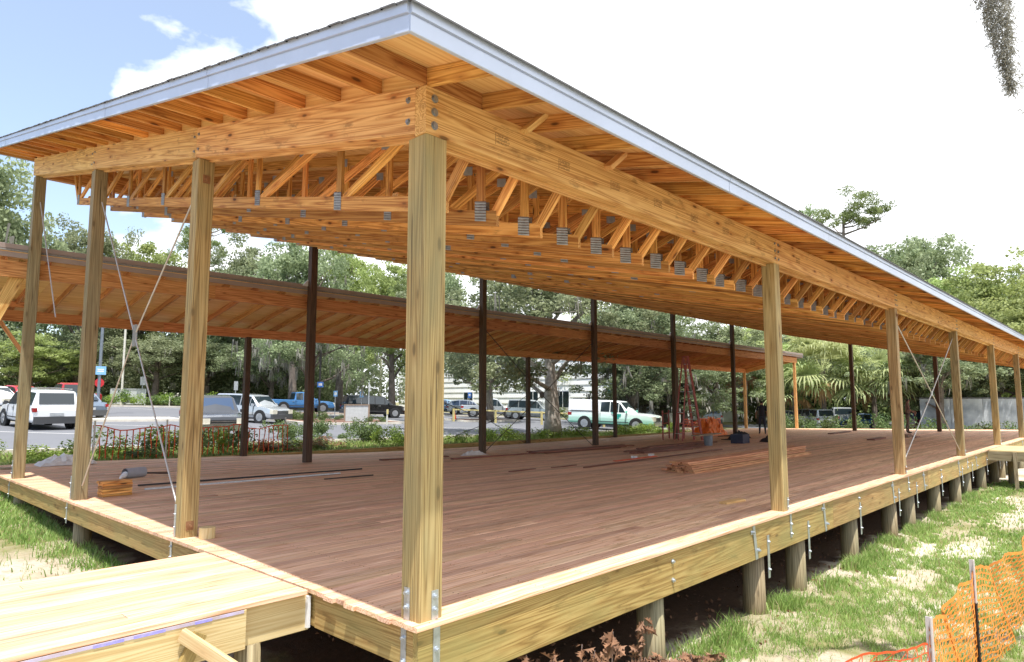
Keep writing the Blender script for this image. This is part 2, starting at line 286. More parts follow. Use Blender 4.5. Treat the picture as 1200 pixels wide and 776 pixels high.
# ------------------------------------------------------------------ mesh helpers
class MB:
    """collects boxes, tubes and raw faces; every vertex carries grain coordinates and a piece id"""
    def __init__(s): s.v = []; s.f = []; s.g = []; s.p = []; s.m = []; s.cur = 0
    def add(s, vs, fs, gs=None, pid=None):
        o = len(s.v); pid = random.random() if pid is None else pid
        s.v += [tuple(x) for x in vs]; s.g += [tuple(x) for x in (gs or vs)]; s.p += [pid] * len(vs)
        s.f += [tuple(i + o for i in f) for f in fs]; s.m += [s.cur] * len(fs)
        return s
    def box(s, x0, x1, y0, y1, z0, z1, ax=0, pid=None, rot=0, piv=(0, 0)):
        vs = [(x, y, z) for z in (z0, z1) for y in (y0, y1) for x in (x0, x1)]
        if rot:
            c_, s_ = math.cos(rot), math.sin(rot)
            vs = [(piv[0] + (x - piv[0]) * c_ - (y - piv[1]) * s_, piv[1] + (x - piv[0]) * s_ + (y - piv[1]) * c_, z) for x, y, z in vs]
        off = [random.random() * 9 for _ in range(3)]
        gs = []
        for x, y, z in [(x, y, z) for z in (z0, z1) for y in (y0, y1) for x in (x0, x1)]:
            q = [(x, y, z), (y, x, z), (z, x, y)][ax]; gs.append((q[0] + off[0], q[1] + off[1], q[2] + off[2]))
        return s.add(vs, [(0, 2, 3, 1), (4, 5, 7, 6), (0, 1, 5, 4), (2, 6, 7, 3), (0, 4, 6, 2), (1, 3, 7, 5)], gs, pid)
    def lum(s, p0, p1, w, h, up=(0, 0, 1), c=0.0, pid=None, plumb=False):
        """one piece of lumber from p0 to p1 (centre line), w across, h along 'up'; c = chamfer"""
        p0 = Vector(p0); p1 = Vector(p1); d = (p1 - p0); Ln = d.length; d.normalize(); up = Vector(up)
        sd = d.cross(up).normalized(); u2 = up if plumb else sd.cross(d).normalized()
        if c > 0:
            a, bq = w / 2, h / 2
            sec = [(-a, -bq + c), (-a + c, -bq), (a - c, -bq), (a, -bq + c), (a, bq - c), (a - c, bq), (-a + c, bq), (-a, bq - c)]
        else:
            a, bq = w / 2, h / 2; sec = [(-a, -bq), (a, -bq), (a, bq), (-a, bq)]
        k = len(sec); vs = []; gs = []; off = [random.random() * 9 for _ in range(3)]
        for t_, pt in ((0, p0), (Ln, p1)):
            for x, z in sec:
                vs.append(pt + sd * x + u2 * z); gs.append((t_ + off[0], x + off[1], z + off[2]))
        fs = [(i, (i + 1) % k, k + (i + 1) % k, k + i) for i in range(k)] + [tuple(range(k))[::-1], tuple(range(k, 2 * k))]
        return s.add(vs, fs, gs, pid)
    def tube(s, pts, rad, seg=8, caps=True, pid=None):
        pts = [Vector(p) for p in pts]; rad = rad if isinstance(rad, (list, tuple)) else [rad] * len(pts)
        vs = []; gs = []; ln = 0; prev = None
        for i, p in enumerate(pts):
            d = (pts[min(i + 1, len(pts) - 1)] - pts[max(i - 1, 0)]).normalized()
            if prev is None: a = d.orthogonal().normalized()
            else: a = (prev - d * prev.dot(d)).normalized()
            prev = a; b_ = d.cross(a)
            if i: ln += (p - pts[i - 1]).length
            for k in range(seg):
                t_ = 2 * math.pi * k / seg; v = p + (a * math.cos(t_) + b_ * math.sin(t_)) * rad[i]
                vs.append(v); gs.append((ln, rad[i] * math.cos(t_), rad[i] * math.sin(t_)))
        fs = []
        for i in range(len(pts) - 1):
            for k in range(seg):
                k2 = (k + 1) % seg; fs.append((i * seg + k, i * seg + k2, (i + 1) * seg + k2, (i + 1) * seg + k))
        if caps: fs += [tuple(range(seg))[::-1], tuple(range((len(pts) - 1) * seg, len(pts) * seg))]
        return s.add(vs, fs, gs, pid)
    def cyl(s, c, r, h, seg=12, ax='z', r2=None):
        c = Vector(c); d = {'x': Vector((1, 0, 0)), 'y': Vector((0, 1, 0)), 'z': Vector((0, 0, 1))}[ax]
        return s.tube([c, c + d * h], [r, r if r2 is None else r2], seg)
    def mesh(s, name, mats, smooth=False, origin=(0, 0, 0)):
        me = bpy.data.meshes.new(name); ox = Vector(origin)
        me.from_pydata([Vector(v) - ox for v in s.v], [], s.f)
        a = me.attributes.new('gr', 'FLOAT_VECTOR', 'POINT'); a.data.foreach_set('vector', np.array(s.g, 'f').ravel())
        a = me.attributes.new('pid', 'FLOAT', 'POINT'); a.data.foreach_set('value', np.array(s.p, 'f'))
        for mm in (mats if isinstance(mats, (list, tuple)) else [mats]): me.materials.append(MATS[mm])
        if isinstance(mats, (list, tuple)) and len(mats) > 1: me.polygons.foreach_set('material_index', s.m)
        if smooth: me.shade_smooth()
        me.update(); return me
    def build(s, name, mats, parent=None, smooth=False, origin=None):
        if origin is None: origin = s.v[0] if parent is not None else (0, 0, 0)
        return link(name, s.mesh(name, mats, smooth, origin), parent, origin)
def link(name, me, parent=None, loc=(0, 0, 0)):
    o = bpy.data.objects.new(name, me); col.objects.link(o); o.parent = parent; o.location = loc; return o
def thing(name, label, cat, loc=(0, 0, 0), rz=0, group=None):
    o = bpy.data.objects.new(name, None); col.objects.link(o); o.location = loc; o.rotation_euler = (0, 0, rz); o.empty_display_size = 0.2
    return tag(o, label, cat, group)
def tag(o, label=None, cat=None, group=None, kind=None):
    for k, v in (('label', label), ('category', cat), ('group', group), ('kind', kind)):
        if v: o[k] = v
    return o
def npmesh(name, V, Fq, mats, pid=None, gr=None, midx=None):
    """fast mesh from arrays, all faces with k corners"""
    me = bpy.data.meshes.new(name); k = Fq.shape[1]; nf = len(Fq)
    me.vertices.add(len(V)); me.vertices.foreach_set('co', np.ascontiguousarray(V, 'f').ravel())
    me.loops.add(nf * k); me.loops.foreach_set('vertex_index', np.ascontiguousarray(Fq, 'i').ravel())
    me.polygons.add(nf); me.polygons.foreach_set('loop_start', np.arange(nf, dtype='i') * k)
    a = me.attributes.new('pid', 'FLOAT', 'POINT'); a.data.foreach_set('value', np.ascontiguousarray(pid if pid is not None else rng.random(len(V)), 'f'))
    for mm in (mats if isinstance(mats, (list, tuple)) else [mats]): me.materials.append(MATS[mm])
    if midx is not None: me.polygons.foreach_set('material_index', midx)
    me.update(calc_edges=True); me.validate(); return me
def leaves(C, rad, n, size, rs, aspect=0.55, squash=0.75, droop=0.0):
    """n leaf quads round each centre in C; returns V, F, pid"""
    C = np.asarray(C, float); k = len(C); rad = np.broadcast_to(np.asarray(rad, float), (k,))
    idx = np.repeat(np.arange(k), n); m_ = len(idx)
    d = rs.normal(size=(m_, 3)); d /= np.linalg.norm(d, axis=1)[:, None]; rr = rs.random(m_) ** 0.42
    P = C[idx] + d * (rr * rad[idx])[:, None] * np.array([1, 1, squash])
    a = rs.normal(size=(m_, 3)); a[:, 2] -= droop; a /= np.linalg.norm(a, axis=1)[:, None]
    b_ = np.cross(a, rs.normal(size=(m_, 3)) + d * 0.5); b_ /= np.linalg.norm(b_, axis=1)[:, None]
    s_ = size * (0.6 + 0.8 * rs.random(m_))[:, None]
    V = np.stack([P - a * s_ * .5, P + b_ * s_ * aspect * .5, P + a * s_ * .5, P - b_ * s_ * aspect * .5], 1).reshape(-1, 3)
    F_ = np.arange(m_ * 4).reshape(-1, 4)
    pid = np.repeat(np.clip(rs.random(k)[idx] * 0.5 + rs.random(m_) * 0.5, 0, 1), 4)
    return V, F_, pid
def cat_(parts):
    V = []; F_ = []; p_ = []; o = 0
    for v, f, p in parts: V.append(v); F_.append(f + o); p_.append(p); o += len(v)
    return np.concatenate(V), np.concatenate(F_), np.concatenate(p_)
def sm(t): t = np.clip(t, 0, 1); return t * t * (3 - 2 * t)

# ------------------------------------------------------------------ terrain
def Gb(x, y): return -.8136 - .00762 * x + .03815 * y - .000249 * x * y
def ground_z(x, y):
    xc = np.clip(x, -40, 110); yc = np.clip(y, -10, 95)
    g0 = -1.2 + .5 * sm(yc / 8.4) * (1 - sm((xc - 2) / 10)) + 0.03 * np.sin(xc * 1.7 + yc) * np.cos(yc * 1.3)
    k = sm((yc - 8) / 9.5); k = np.maximum(k, sm((xc - 40) / 8))
    return g0 * (1 - k) + Gb(xc, yc) * k
gx = np.unique(np.concatenate([np.linspace(-600, -40, 12), np.linspace(-40, 0, 30), np.linspace(0, 30, 110), np.linspace(30, 110, 60), np.linspace(110, 900, 14)]))
gy = np.unique(np.concatenate([np.linspace(-600, -12, 12), np.linspace(-12, 20, 120), np.linspace(20, 95, 50), np.linspace(95, 900, 14)]))
X, Y = np.meshgrid(gx, gy); Z = ground_z(X, Y)
Z = Z + np.where((X > -2) & (X < 32) & (Y < 18) & (Y > -12), 0.05 * (rng.random(X.shape) - .5), 0)
nxg, nyg = len(gx), len(gy); I = np.arange(nxg * nyg).reshape(nyg, nxg)
Fq = np.stack([I[:-1, :-1], I[:-1, 1:], I[1:, 1:], I[1:, :-1]], -1).reshape(-1, 4)
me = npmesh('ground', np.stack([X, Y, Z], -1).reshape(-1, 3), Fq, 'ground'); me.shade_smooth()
tag(link('ground', me), kind='structure')
def sheet(name, poly_x, poly_y, dz, material, nx=24, ny=24, kind='structure', skew=None):
    xs = np.linspace(*poly_x, nx); ys = np.linspace(*poly_y, ny); X, Y = np.meshgrid(xs, ys)
    Zz = ground_z(X, Y) + dz; I = np.arange(nx * ny).reshape(ny, nx)
    Fq = np.stack([I[:-1, :-1], I[:-1, 1:], I[1:, 1:], I[1:, :-1]], -1).reshape(-1, 4)
    o = link(name, npmesh(name, np.stack([X, Y, Zz], -1).reshape(-1, 3), Fq, material)); tag(o, kind=kind); return o
sheet('parking_lot', (-30, 46), (20.6, 57), 0.03, 'asphalt', 50, 50)
sheet('parking_lot', (50, 95), (9, 24), 0.03, 'asphalt', 20, 20)
# curbs
def curb(pts, wd=0.18, h=0.14):
    mb = MB()
    for (x0, y0), (x1, y1) in zip(pts[:-1], pts[1:]):
        k = max(1, int(math.hypot(x1 - x0, y1 - y0) / 3))
        for i in range(k):
            a = (x0 + (x1 - x0) * i / k, y0 + (y1 - y0) * i / k); c = (x0 + (x1 - x0) * (i + 1) / k, y0 + (y1 - y0) * (i + 1) / k)
            za = float(ground_z(a[0], a[1])) + h / 2 + .02; zc = float(ground_z(c[0], c[1])) + h / 2 + .02
            mb.lum((*a, za), (*c, zc), wd, h)
    return tag(mb.build('curb', 'curb'), kind='structure')
def island(x0, x1, y0, y1, surf='ground', name='planting_island'):
    mb = MB(); zz = [float(ground_z(x, y)) + .13 for x, y in ((x0, y0), (x1, y0), (x1, y1), (x0, y1))]
    nn = 8; xs = np.linspace(x0, x1, nn)
    for i in range(nn - 1):
        q = [(xs[i], y0), (xs[i + 1], y0), (xs[i + 1], y1), (xs[i], y1)]
        mb.add([(x, y, float(ground_z(x, y)) + .13) for x, y in q], [(0, 1, 2, 3)])
    tag(mb.build(name, surf), kind='structure')
    curb([(x0, y0), (x1, y0), (x1, y1), (x0, y1), (x0, y0)])
curb([(-20, 20.5), (46, 20.5)]); curb([(-20, 57.1), (28, 57.1)]); curb([(28, 46), (46, 40)])
island(3.5, 12.0, 36.0, 38.2, 'curb', 'median_island'); island(17.5, 24.5, 31.5, 36.5, 'mulch'); island(20, 29, 44.0, 46.0, 'mulch'); island(31, 37, 33, 35.5, 'mulch')
ml = MB()
for x0, y0, x1, y1 in [(2.2, 30, 5.0, 27.6), (9.5, 31.8, 6.2, 34.2), (1.0, 28.5, -1.0, 31), (9, 55, 12, 51), (13, 56, 16, 52), (17, 56.5, 20, 52.5), (12, 30.5, 15.5, 27.5), (19, 26, 22, 23.5), (23, 28.5, 26, 26)]:
    z0 = float(ground_z(x0, y0)) + .036; z1 = float(ground_z(x1, y1)) + .036
    d = Vector((x1 - x0, y1 - y0, 0)).normalized(); s_ = Vector((-d.y, d.x, 0)) * .07
    ml.add([Vector((x0, y0, z0)) - s_, Vector((x1, y1, z1)) - s_, Vector((x1, y1, z1)) + s_, Vector((x0, y0, z0)) + s_], [(0, 1, 2, 3)])
tag(ml.build('road_marking', 'road_paint'), kind='structure')

# ------------------------------------------------------------------ main pavilion geometry
SL = 0.2105; BAY = 6.45; LBAY = 4.2; NX = 6; NY = 3; LX = BAY * NX; LY = LBAY * NY; PW = 0.19
H = 3.505; BH = 0.367
def deck_z(x, y): return -0.021 * max(y, 0) * float(sm(x / 15.0))
deck = thing('wooden_deck', 'large raised deck of long reddish boards on round piles under the open pavilion', 'deck')
# deck boards: rows along x
BW = 0.138; rows = int(16.5 / (BW + .006)); cand = []
for r_ in range(rows):
    y0 = -0.057 + r_ * (BW + .006)
    x = -0.057 - (random.uniform(0.0, 0.03) if y0 < 1.3 else random.uniform(0, .008)); first = True
    while x < 42.6:
        ln = random.choice([3.66, 4.27, 4.88, 5.5]) if not first else random.uniform(1.5, 5.2)
        x1 = min(x + ln, 42.6)
        if y0 > 13.2 and False: pass
        cand.append((x, x1 - .003, y0 + BW / 2)); x = x1; first = False
cand.sort(key=lambda q: (max(q[0], 0) + 3.0) ** 2 + (q[2] + 3.7) ** 2)
rest = MB()
for i, (x0, x1, yc) in enumerate(cand):
    mb = MB() if i < 295 else rest
    za = deck_z(x0, yc) - .0175 + random.uniform(-.0012, .0012); zb = deck_z(x1, yc) - .0175 + random.uniform(-.0012, .0012)
    mb.lum((x0, yc, za), (x1, yc, zb), BW, .035, c=.004 if i < 180 else 0)
    if i < 295: mb.build('deck_board', 'wood_deck', deck)
tag(rest.build('deck_boards_beyond', 'wood_deck', deck, origin=(0, 0, 0)), kind='stuff')
# rim boards
RB = -0.47
for k in range(NX):
    x0 = k * BAY + (-.03 if k == 0 else 1.9); x1 = (k + 1) * BAY + (1.9 if k < NX - 1 else 3.9)
    MB().lum((x0, -.0, (RB - .04) / 2), (x1 - .004, 0, (RB - .04) / 2), .055, -RB - .04, c=.004).build('rim_board', 'wood_rim', deck)
ys_ = [-.02, 1.30, 3.34, 8.42, 12.8, 16.5]
for a, b_, m_, x_ in ((.03, 1.30, 'wood_rim', -.0), (1.302, 3.34, 'wood_rim', .012), (3.342, 8.42, 'wood_rim', 0), (8.424, 12.8, 'wood_rim', 0), (12.804, 16.5, 'wood_rim', 0)):
    MB().lum((x_, a, -.172), (x_, b_, -.172), .055, .268, c=.004).build('rim_board', m_, deck)
MB().lum((0, 16.45, -.2), (42.6, 16.45, -.5), .05, .28).build('rim_board', 'wood_rim', deck)
sc_ = MB()
for a in range(16):
    for q in range(60):
        x = .06 + a * .61 + random.uniform(-.006, .006); yc = -0.057 + q * (BW + .006) + BW / 2
        for dy in (-.045, .045): sc_.cyl((x, yc + dy, deck_z(x, yc) + .0001), .006, .0022, 5)
tag(sc_.build('deck_screws', 'bolt_rust', deck, origin=(0, 0, 0)), kind='stuff')
# joists under the deck
js = MB()
for k in range(1, 70):
    x = k * .61
    js.lum((x, .06, -.17 + deck_z(x, 0)), (x, 16.4, -.17 + deck_z(x, 16.4)), .04, .26)
tag(js.build('joists', 'wood_rim', deck, origin=(0, 0, 0)), kind='stuff')
# piles
def pile(x, y, r=.145, top=None, parent=None, mm='wood_pile'):
    zt = RB + .0 if top is None else top; zb = float(ground_z(x, y)) - .4
    j = random.uniform(-.02, .02)
    return MB().tube([(x, y, zb), (x + j, y, zt)], [r * 1.04, r * .96], 14).build('pile', mm, parent or deck, smooth=True)
px = []
for k in range(7):
    for o_ in (-.7, .75, 3.22):
        x = k * BAY + o_
        if .5 < x < 42: px.append(x)
px += [.15]
for x in px: pile(x, .16)
for y in (4.2, 8.42, 12.6): pile(.16, y, .13, -.31)
for y in (4.2, 8.4, 12.6, 16.2):
    for x in np.arange(3.2, 42, 3.22): pile(float(x), y, .14, -.45)

# hardware on the rim
def strap(p, n, z0, z1, wd=.06, bolts=(), parent=None, tilt=0.0):
    """vertical strap centred at p=(x,y) on a face with outward normal n (+-x / +-y)"""
    n = Vector((*n, 0)); sd = Vector((-n.y, n.x, 0)); P0 = Vector((*p, 0)); mb = MB()
    a = P0 + n * .004 + Vector((0, 0, z0)) - sd * tilt; b_ = P0 + n * .004 + Vector((0, 0, z1)) + sd * tilt
    mb.lum(a, b_, wd, .006, up=n)
    o = mb.build('steel_strap', 'galv', parent)
    for t_ in bolts:
        q = a.lerp(b_, t_) + n * .003
        f_ = min(1.0, wd / .058) ** 2.2; bb = MB(); bb.tube([q, q + n * .006 * f_], .021 * f_, 12); bb.tube([q + n * .006 * f_, q + n * .024 * f_], .013 * f_, 6); bo = bb.build('bolt', 'galv', o, origin=q)
        bo.location = q - o.location
    return o
strap((.13, -.0285), (0, -1), -.44, -.038, .06, (.2, .62), deck)
strap((-.0285, .13), (-1, 0), -.30, -.038, .055, (.12, .72), deck)
for k in range(1, 7):
    xk = k * BAY
    strap((xk + .14, -.0285), (0, -1), -.36, -.03, .06, (.15, .55), deck)
    for dx in (-1.05, 1.5):
        o = strap((xk + dx, -.0285), (0, -1), RB + .005, -.045, .07, (), deck, tilt=-.035)
        q0 = Vector((xk + dx, -.032, 0))
        for sx, sz in ((-.075, -.12), (.075, -.36)):
            bb = MB(); c0 = q0 + Vector((sx, 0, sz)); bb.lum(c0 + Vector((-.045, 0, 0)), c0 + Vector((.045, 0, 0)), .004, .05, up=(0, 0, 1)); bb.tube([c0, c0 + Vector((0, -.035, 0))], .016, 8)
            bb.build('bolt_tab', 'galv', deck)
for x in px:
    if x > 5: strap((x + .045, -.0290), (0, -1), -.76, -.22, .062, (.2, .85), deck)
for x in (.9 + BAY * .38, 3.22 + BAY, 3.2 + 2 * BAY):
    for z_ in (-.14, -.33):
        MB().tube([(x, -.028, z_), (x, -.042, z_)], .024, 10).tube([(x, -.042, z_), (x, -.06, z_)], .013, 6).build('bolt', 'galv', deck)
strap((-.0285, 8.6), (-1, 0), -.36, -.03, .05, (.2, .7), deck); strap((-.0285, 4.36), (-1, 0), -.26, -.03, .05, (.2, .7), deck); strap((-.0285, 12.72), (-1, 0), -.36, -.03, .05, (.2, .7), deck)

pav = thing('pavilion', 'long open timber pavilion with white metal fascia, square posts and exposed orange roof trusses', 'pavilion')
# posts
posts = [(k * BAY, 0.0, H, 'wood_post') for k in range(NX + 1)]
posts += [(0, LBAY * k, H + SL * LBAY * k - .004, 'wood_post' if k == 1 else 'wood_post_dark') for k in (1, 2, 3)]
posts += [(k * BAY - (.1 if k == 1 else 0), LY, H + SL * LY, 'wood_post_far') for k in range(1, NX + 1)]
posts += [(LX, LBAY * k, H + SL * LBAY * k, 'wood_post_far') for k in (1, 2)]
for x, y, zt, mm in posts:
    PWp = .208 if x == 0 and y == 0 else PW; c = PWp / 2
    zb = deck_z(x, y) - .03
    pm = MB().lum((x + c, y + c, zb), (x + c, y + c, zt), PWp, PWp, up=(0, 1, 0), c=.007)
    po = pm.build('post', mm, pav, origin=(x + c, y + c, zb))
def pstrap(x, y, n, z0, z1, bolts): return strap((x, y), n, z0, z1, .06, bolts, pav)
pstrap(.135, 0, (0, -1), .002, .20, (.35, .8)); pstrap(0, .135, (-1, 0), .002, .22, (.4, .85))
for k in range(1, 7): strap((k * BAY + .14, 0), (0, -1), .002, .18, .045, (.3, .8), pav)
strap((0, 4.36), (-1, 0), .002, .36, .045, (.3, .7), pav); strap((0, 8.58), (-1, 0), .002, .36, .045, (.3, .7), pav); strap((0, 12.72), (-1, 0), .002, .36, .045, (.3, .7), pav)
# front beam (two plies and a lower inner ply)
def ring_bolt(c, n, parent, r=.022):
    n = Vector(n); c = Vector(c)
    return MB().tube([c, c + n * .004], r * 1.5, 14).tube([c + n * .004, c + n * .016], r, 10).build('bolt', 'plate', parent)
for k in range(NX):
    x0 = -.012 if k == 0 else k * BAY + .06; x1 = (k + 1) * BAY + .06 if k < NX - 1 else LX + .2
    MB().lum((x0, .052, H + BH / 2 + .002), (x1 - .004, .052, H + BH / 2 + .002), .128, BH, c=.005).build('beam', 'wood_beam', pav)
    MB().lum((x0 + (.19 if k == 0 else .2), .138, H + BH / 2 - .035), (x1 - .006, .138, H + BH / 2 - .035), .04, BH - .01, c=.003).build('beam_ply', 'wood_beam', pav)
    if k:
        for dz_ in (.07, .18, .29):
            for dx in (-.045, .075): ring_bolt((x0 + dx, -.012, H + dz_), (0, -1, 0), pav, .013)
for dz_ in (.075, .18, .285): ring_bolt((.07, -.012, H + dz_), (0, -1, 0), pav)
# grade stamps burnt on the beam face
for k in range(9):
    x = .72 + k * .82; zc = H + .17; mb = MB(); sx, sz = .17, .10
    mb.box(x, x + .004, -.0128, -.0118, zc - sz / 2, zc + sz / 2)
    mb.box(x, x + sx, -.0128, -.0118, zc + sz / 2 - .004, zc + sz / 2)
    for r_ in range(3):
        xx_ = x + .015
        while xx_ < x + sx - .01:
            w_ = random.uniform(.006, .014); hh = random.choice([.012, .018, .020]); z0 = zc + .022 - r_ * .028
            mb.box(xx_, xx_ + .003, -.0128, -.0118, z0, z0 + hh); mb.box(xx_, xx_ + w_, -.0128, -.0118, z0 + hh - .003, z0 + hh)
            if random.random() < .6: mb.box(xx_ + w_ - .003, xx_ + w_, -.0128, -.0118, z0, z0 + hh)
            if random.random() < .6: mb.box(xx_, xx_ + w_, -.0128, -.0118, z0, z0 + .003)
            xx_ += w_ + .006
    mb.build('grade_stamp', 'ink', pav)
# sloping end beams
def send(x, y0, y1, mm='wood_beam', nm='beam', zc=0.0, wd=.128, hh=BH):
    z = lambda y: H + BH / 2 + SL * y + .002 + zc
    return MB().lum((x, y0, z(y0)), (x, y1, z(y1)), wd, hh, plumb=True, c=.0 if True else .005).build(nm, mm, pav)
yj = [.118, 4.27, 8.5, LY + PW]
for a, b_ in zip(yj[:-1], yj[1:]): send(.052, a, b_ - .004)
for a, b_ in zip([.118, 4.3, 8.5], [4.296, 8.496, LY + PW]): send(.14, a + .1, b_ - .02, nm='beam_ply', zc=-.03, wd=.04, hh=BH - .02)
for a, b_ in ((.13, 4.3), (4.304, 8.5), (8.504, LY + PW)): send(LX + .12, a, b_)
for y_ in (4.27, 8.5):
    for dz_ in (.09, .27):
        for dy in (-.07, .05): ring_bolt((-.012, y_ + dy, H + SL * y_ + dz_), (-1, 0, 0), pav, .012)
for dz_ in (.1, .27): ring_bolt((-.012, .20, H + SL * .2 + dz_), (-1, 0, 0), pav, .017)
# back beam, high side
for k in range(NX):
    zc = H + SL * LY + BH / 2
    MB().lum((k * BAY + (.12 if k == 0 else .0), LY + .1, zc), ((k + 1) * BAY - .004, LY + .1, zc), .128, BH).build('beam', 'wood_truss', pav)
# trusses
NT = 63; TX = [0.6 + .61 * i for i in range(NT)]
PP = [.66, 2.1, 3.9, 5.45, 7.05, 8.65, 10.2, 11.78]
zb = lambda y: 3.02 + SL * y          # underside of the bottom chord
zt = lambda y: 3.874 + SL * y         # underside of the top chord
BC = MB().lum((0, .44, zb(.44) + .07), (0, 11.86, zb(11.86) + .07), .038, .14, plumb=True).mesh('bottom_chord', 'wood_truss')
TC = MB().lum((0, -.71, zt(-.71) + .07), (0, LY + .83, zt(LY + .83) + .07), .038, .138, plumb=True).mesh('top_chord', 'wood_truss')
webs = []; plates = []
for i, y in enumerate(PP):
    a = zb(y) + .10; c_ = zt(y) + .03
    webs.append(MB().lum((.000, y, a + .03), (0.000, y, c_ - .02), .036, .088, up=(0, 1, 0)))
    if i > 0:
        y2 = PP[i - 1] + .10
        webs.append(MB().lum((0, y - .09, zb(y - .09) + .12), (0, y2, zt(y2) + .0), .036, .088, up=(0, 1, .3)))
webs.append(MB().lum((0, .47, zb(.47) + .12), (0, .20, zt(.2) - .36), .036, .088, up=(0, 1, .3)))
webs.append(MB().lum((0, 11.84, zb(11.84) + .12), (0, LY - .25, zt(LY - .25)), .036, .088, up=(0, 1, .3)))
def pl(y, z, sx, sz):
    mb = MB(); k = 7
    for s_ in (-1, 1):
        vs = []; fs = []
        for i in range(k * 2 + 1):
            zz = z - sz / 2 + sz * i / (2 * k); xx_ = s_ * (.0205 + (.004 if i % 2 else 0))
            vs += [(xx_, y - sx / 2, zz + SL * -sx / 2), (xx_, y + sx / 2, zz + SL * sx / 2)]
        for i in range(k * 2): fs.append((2 * i, 2 * i + 1, 2 * i + 3, 2 * i + 2) if s_ > 0 else (2 * i, 2 * i + 2, 2 * i + 3, 2 * i + 1))
        mb.add(vs, fs)
    return mb
for i, y in enumerate(PP):
    plates.append(pl(y - .03, zb(y) + .12, .13 if i else .15, .19))
    plates.append(pl(y + .04, zt(y) + .03, .16, .11))
webm = [q.mesh('web', 'wood_truss') for q in webs]; platem = [q.mesh('connector_plate', 'galv_dull') for q in plates]
fw = MB(); fp = MB()
for i, x in enumerate(TX):
    tr = link('truss', BC, pav, (x, 0, 0)); link('top_chord', TC, tr)
    if i < 16:
        for q in webm: link('web', q, tr)
        for q in platem: link('connector_plate', q, tr, (0, random.uniform(-.015, .015), random.uniform(-.012, .012))).rotation_euler = (random.uniform(-.0, .0) + random.gauss(0, .004), 0, 0)
    else:
        for q, dst in [(k, fw) for k in webs] + [(k, fp) for k in plates]:
            jy, jz = (random.uniform(-.02, .02), random.uniform(-.015, .015)) if dst is fp else (0, 0); dst.add([(a + x, b_ + jy, c_ + jz) for a, b_, c_ in q.v], q.f, q.g, random.random())
tag(fw.build('webs_of_far_trusses', 'wood_truss', pav, origin=(0, 0, 0)), kind='stuff'); tag(fp.build('plates_of_far_trusses', 'galv_dull', pav, origin=(0, 0, 0)), kind='stuff')
# tail rafter over the corner, lookouts on the gable, blocking
MB().lum((.02, -.71, zt(-.71) + .07), (.02, .0, zt(0) + .07), .038, .138, plumb=True).build('tail_rafter', 'wood_truss', pav)
for k in range(22):
    y = .02 + .61 * k
    MB().lum((-.715, y, zt(y) + .07), (.58, y, zt(y) + .07), .038, .138).build('lookout', 'wood_truss', pav)
    if k < 21:
        MB().lum((.05, y + .022, zt(y + .022) + .07), (.05, y + .588, zt(y + .588) + .07), .038, .137, plumb=True).build('blocking', 'wood_ply', pav)
    MB().lum((LX + .2, y, zt(y) + .07), (LX + .92, y, zt(y) + .07), .038, .138).build('lookout', 'wood_truss', pav)
for x in (1.05, 2.28):      # two scab blocks over the front beam
    MB().lum((x - .02, -.05, zt(0) - .06), (x + .17, -.14, zt(0) + .135), .045, .12, up=(0, 1, 0)).build('scab_block', 'wood_ply', pav)
# running braces lying on the bottom chords
for y in (1.2, 4.6, 8.0, 11.2):
    MB().lum((.62, y, zb(y) + .162), (LX - .6, y, zb(y) + .162), .089, .038).build('running_brace', 'wood_truss', pav)
# roof sheathing panels
def rz(y): return zt(y) + .1405
xs = [-.72] + [.6 + 1.22 * 2 * k for k in range(16)] + [LX + .93]; ysq = [-.73] + [.49 + 1.22 * k for k in range(11)] + [LY + .84]
for i in range(len(xs) - 1):
    for j in range(len(ysq) - 1):
        a, b_, c_, d_ = xs[i], xs[i + 1] - .004, ysq[j], ysq[j + 1] - .004
        vs = [(x, y, rz(y) + z) for z in (0, .012) for x, y in ((a, c_), (b_, c_), (b_, d_), (a, d_))]
        o_ = random.random() * 9
        MB().add(vs, [(3, 2, 1, 0), (4, 5, 6, 7), (0, 1, 5, 4), (1, 2, 6, 5), (2, 3, 7, 6), (3, 0, 4, 7)], [(x * .5 + o_, y * .35, z) for x, y, z in vs]).build('roof_panel', 'wood_ply', pav)
mb = MB(); nr = 100      # shingles in stepped courses
xa, xb = -.775, LX + .985; courses = 96; y0_, y1_ = -.785, LY + .90
for k in range(courses):
    ya = y0_ + (y1_ - y0_) * k / courses; yb = y0_ + (y1_ - y0_) * (k + 1) / courses
    e1 = random.uniform(-.006, .006)
    mb.add([(xa + e1, ya, rz(ya) + .026), (xb, ya, rz(ya) + .026), (xb, yb, rz(yb) + .024), (xa + e1, yb, rz(yb) + .024),
            (xa + e1, ya, rz(ya) + .0125), (xb, ya, rz(ya) + .0125), (xb, yb, rz(yb) + .0125), (xa + e1, yb, rz(yb) + .0125)],
           [(0, 1, 2, 3), (0, 4, 5, 1), (3, 7, 4, 0), (2, 6, 7, 3), (1, 5, 6, 2)])
tag(mb.build('shingle_roof', 'shingle', pav, origin=(0, 0, 0)))
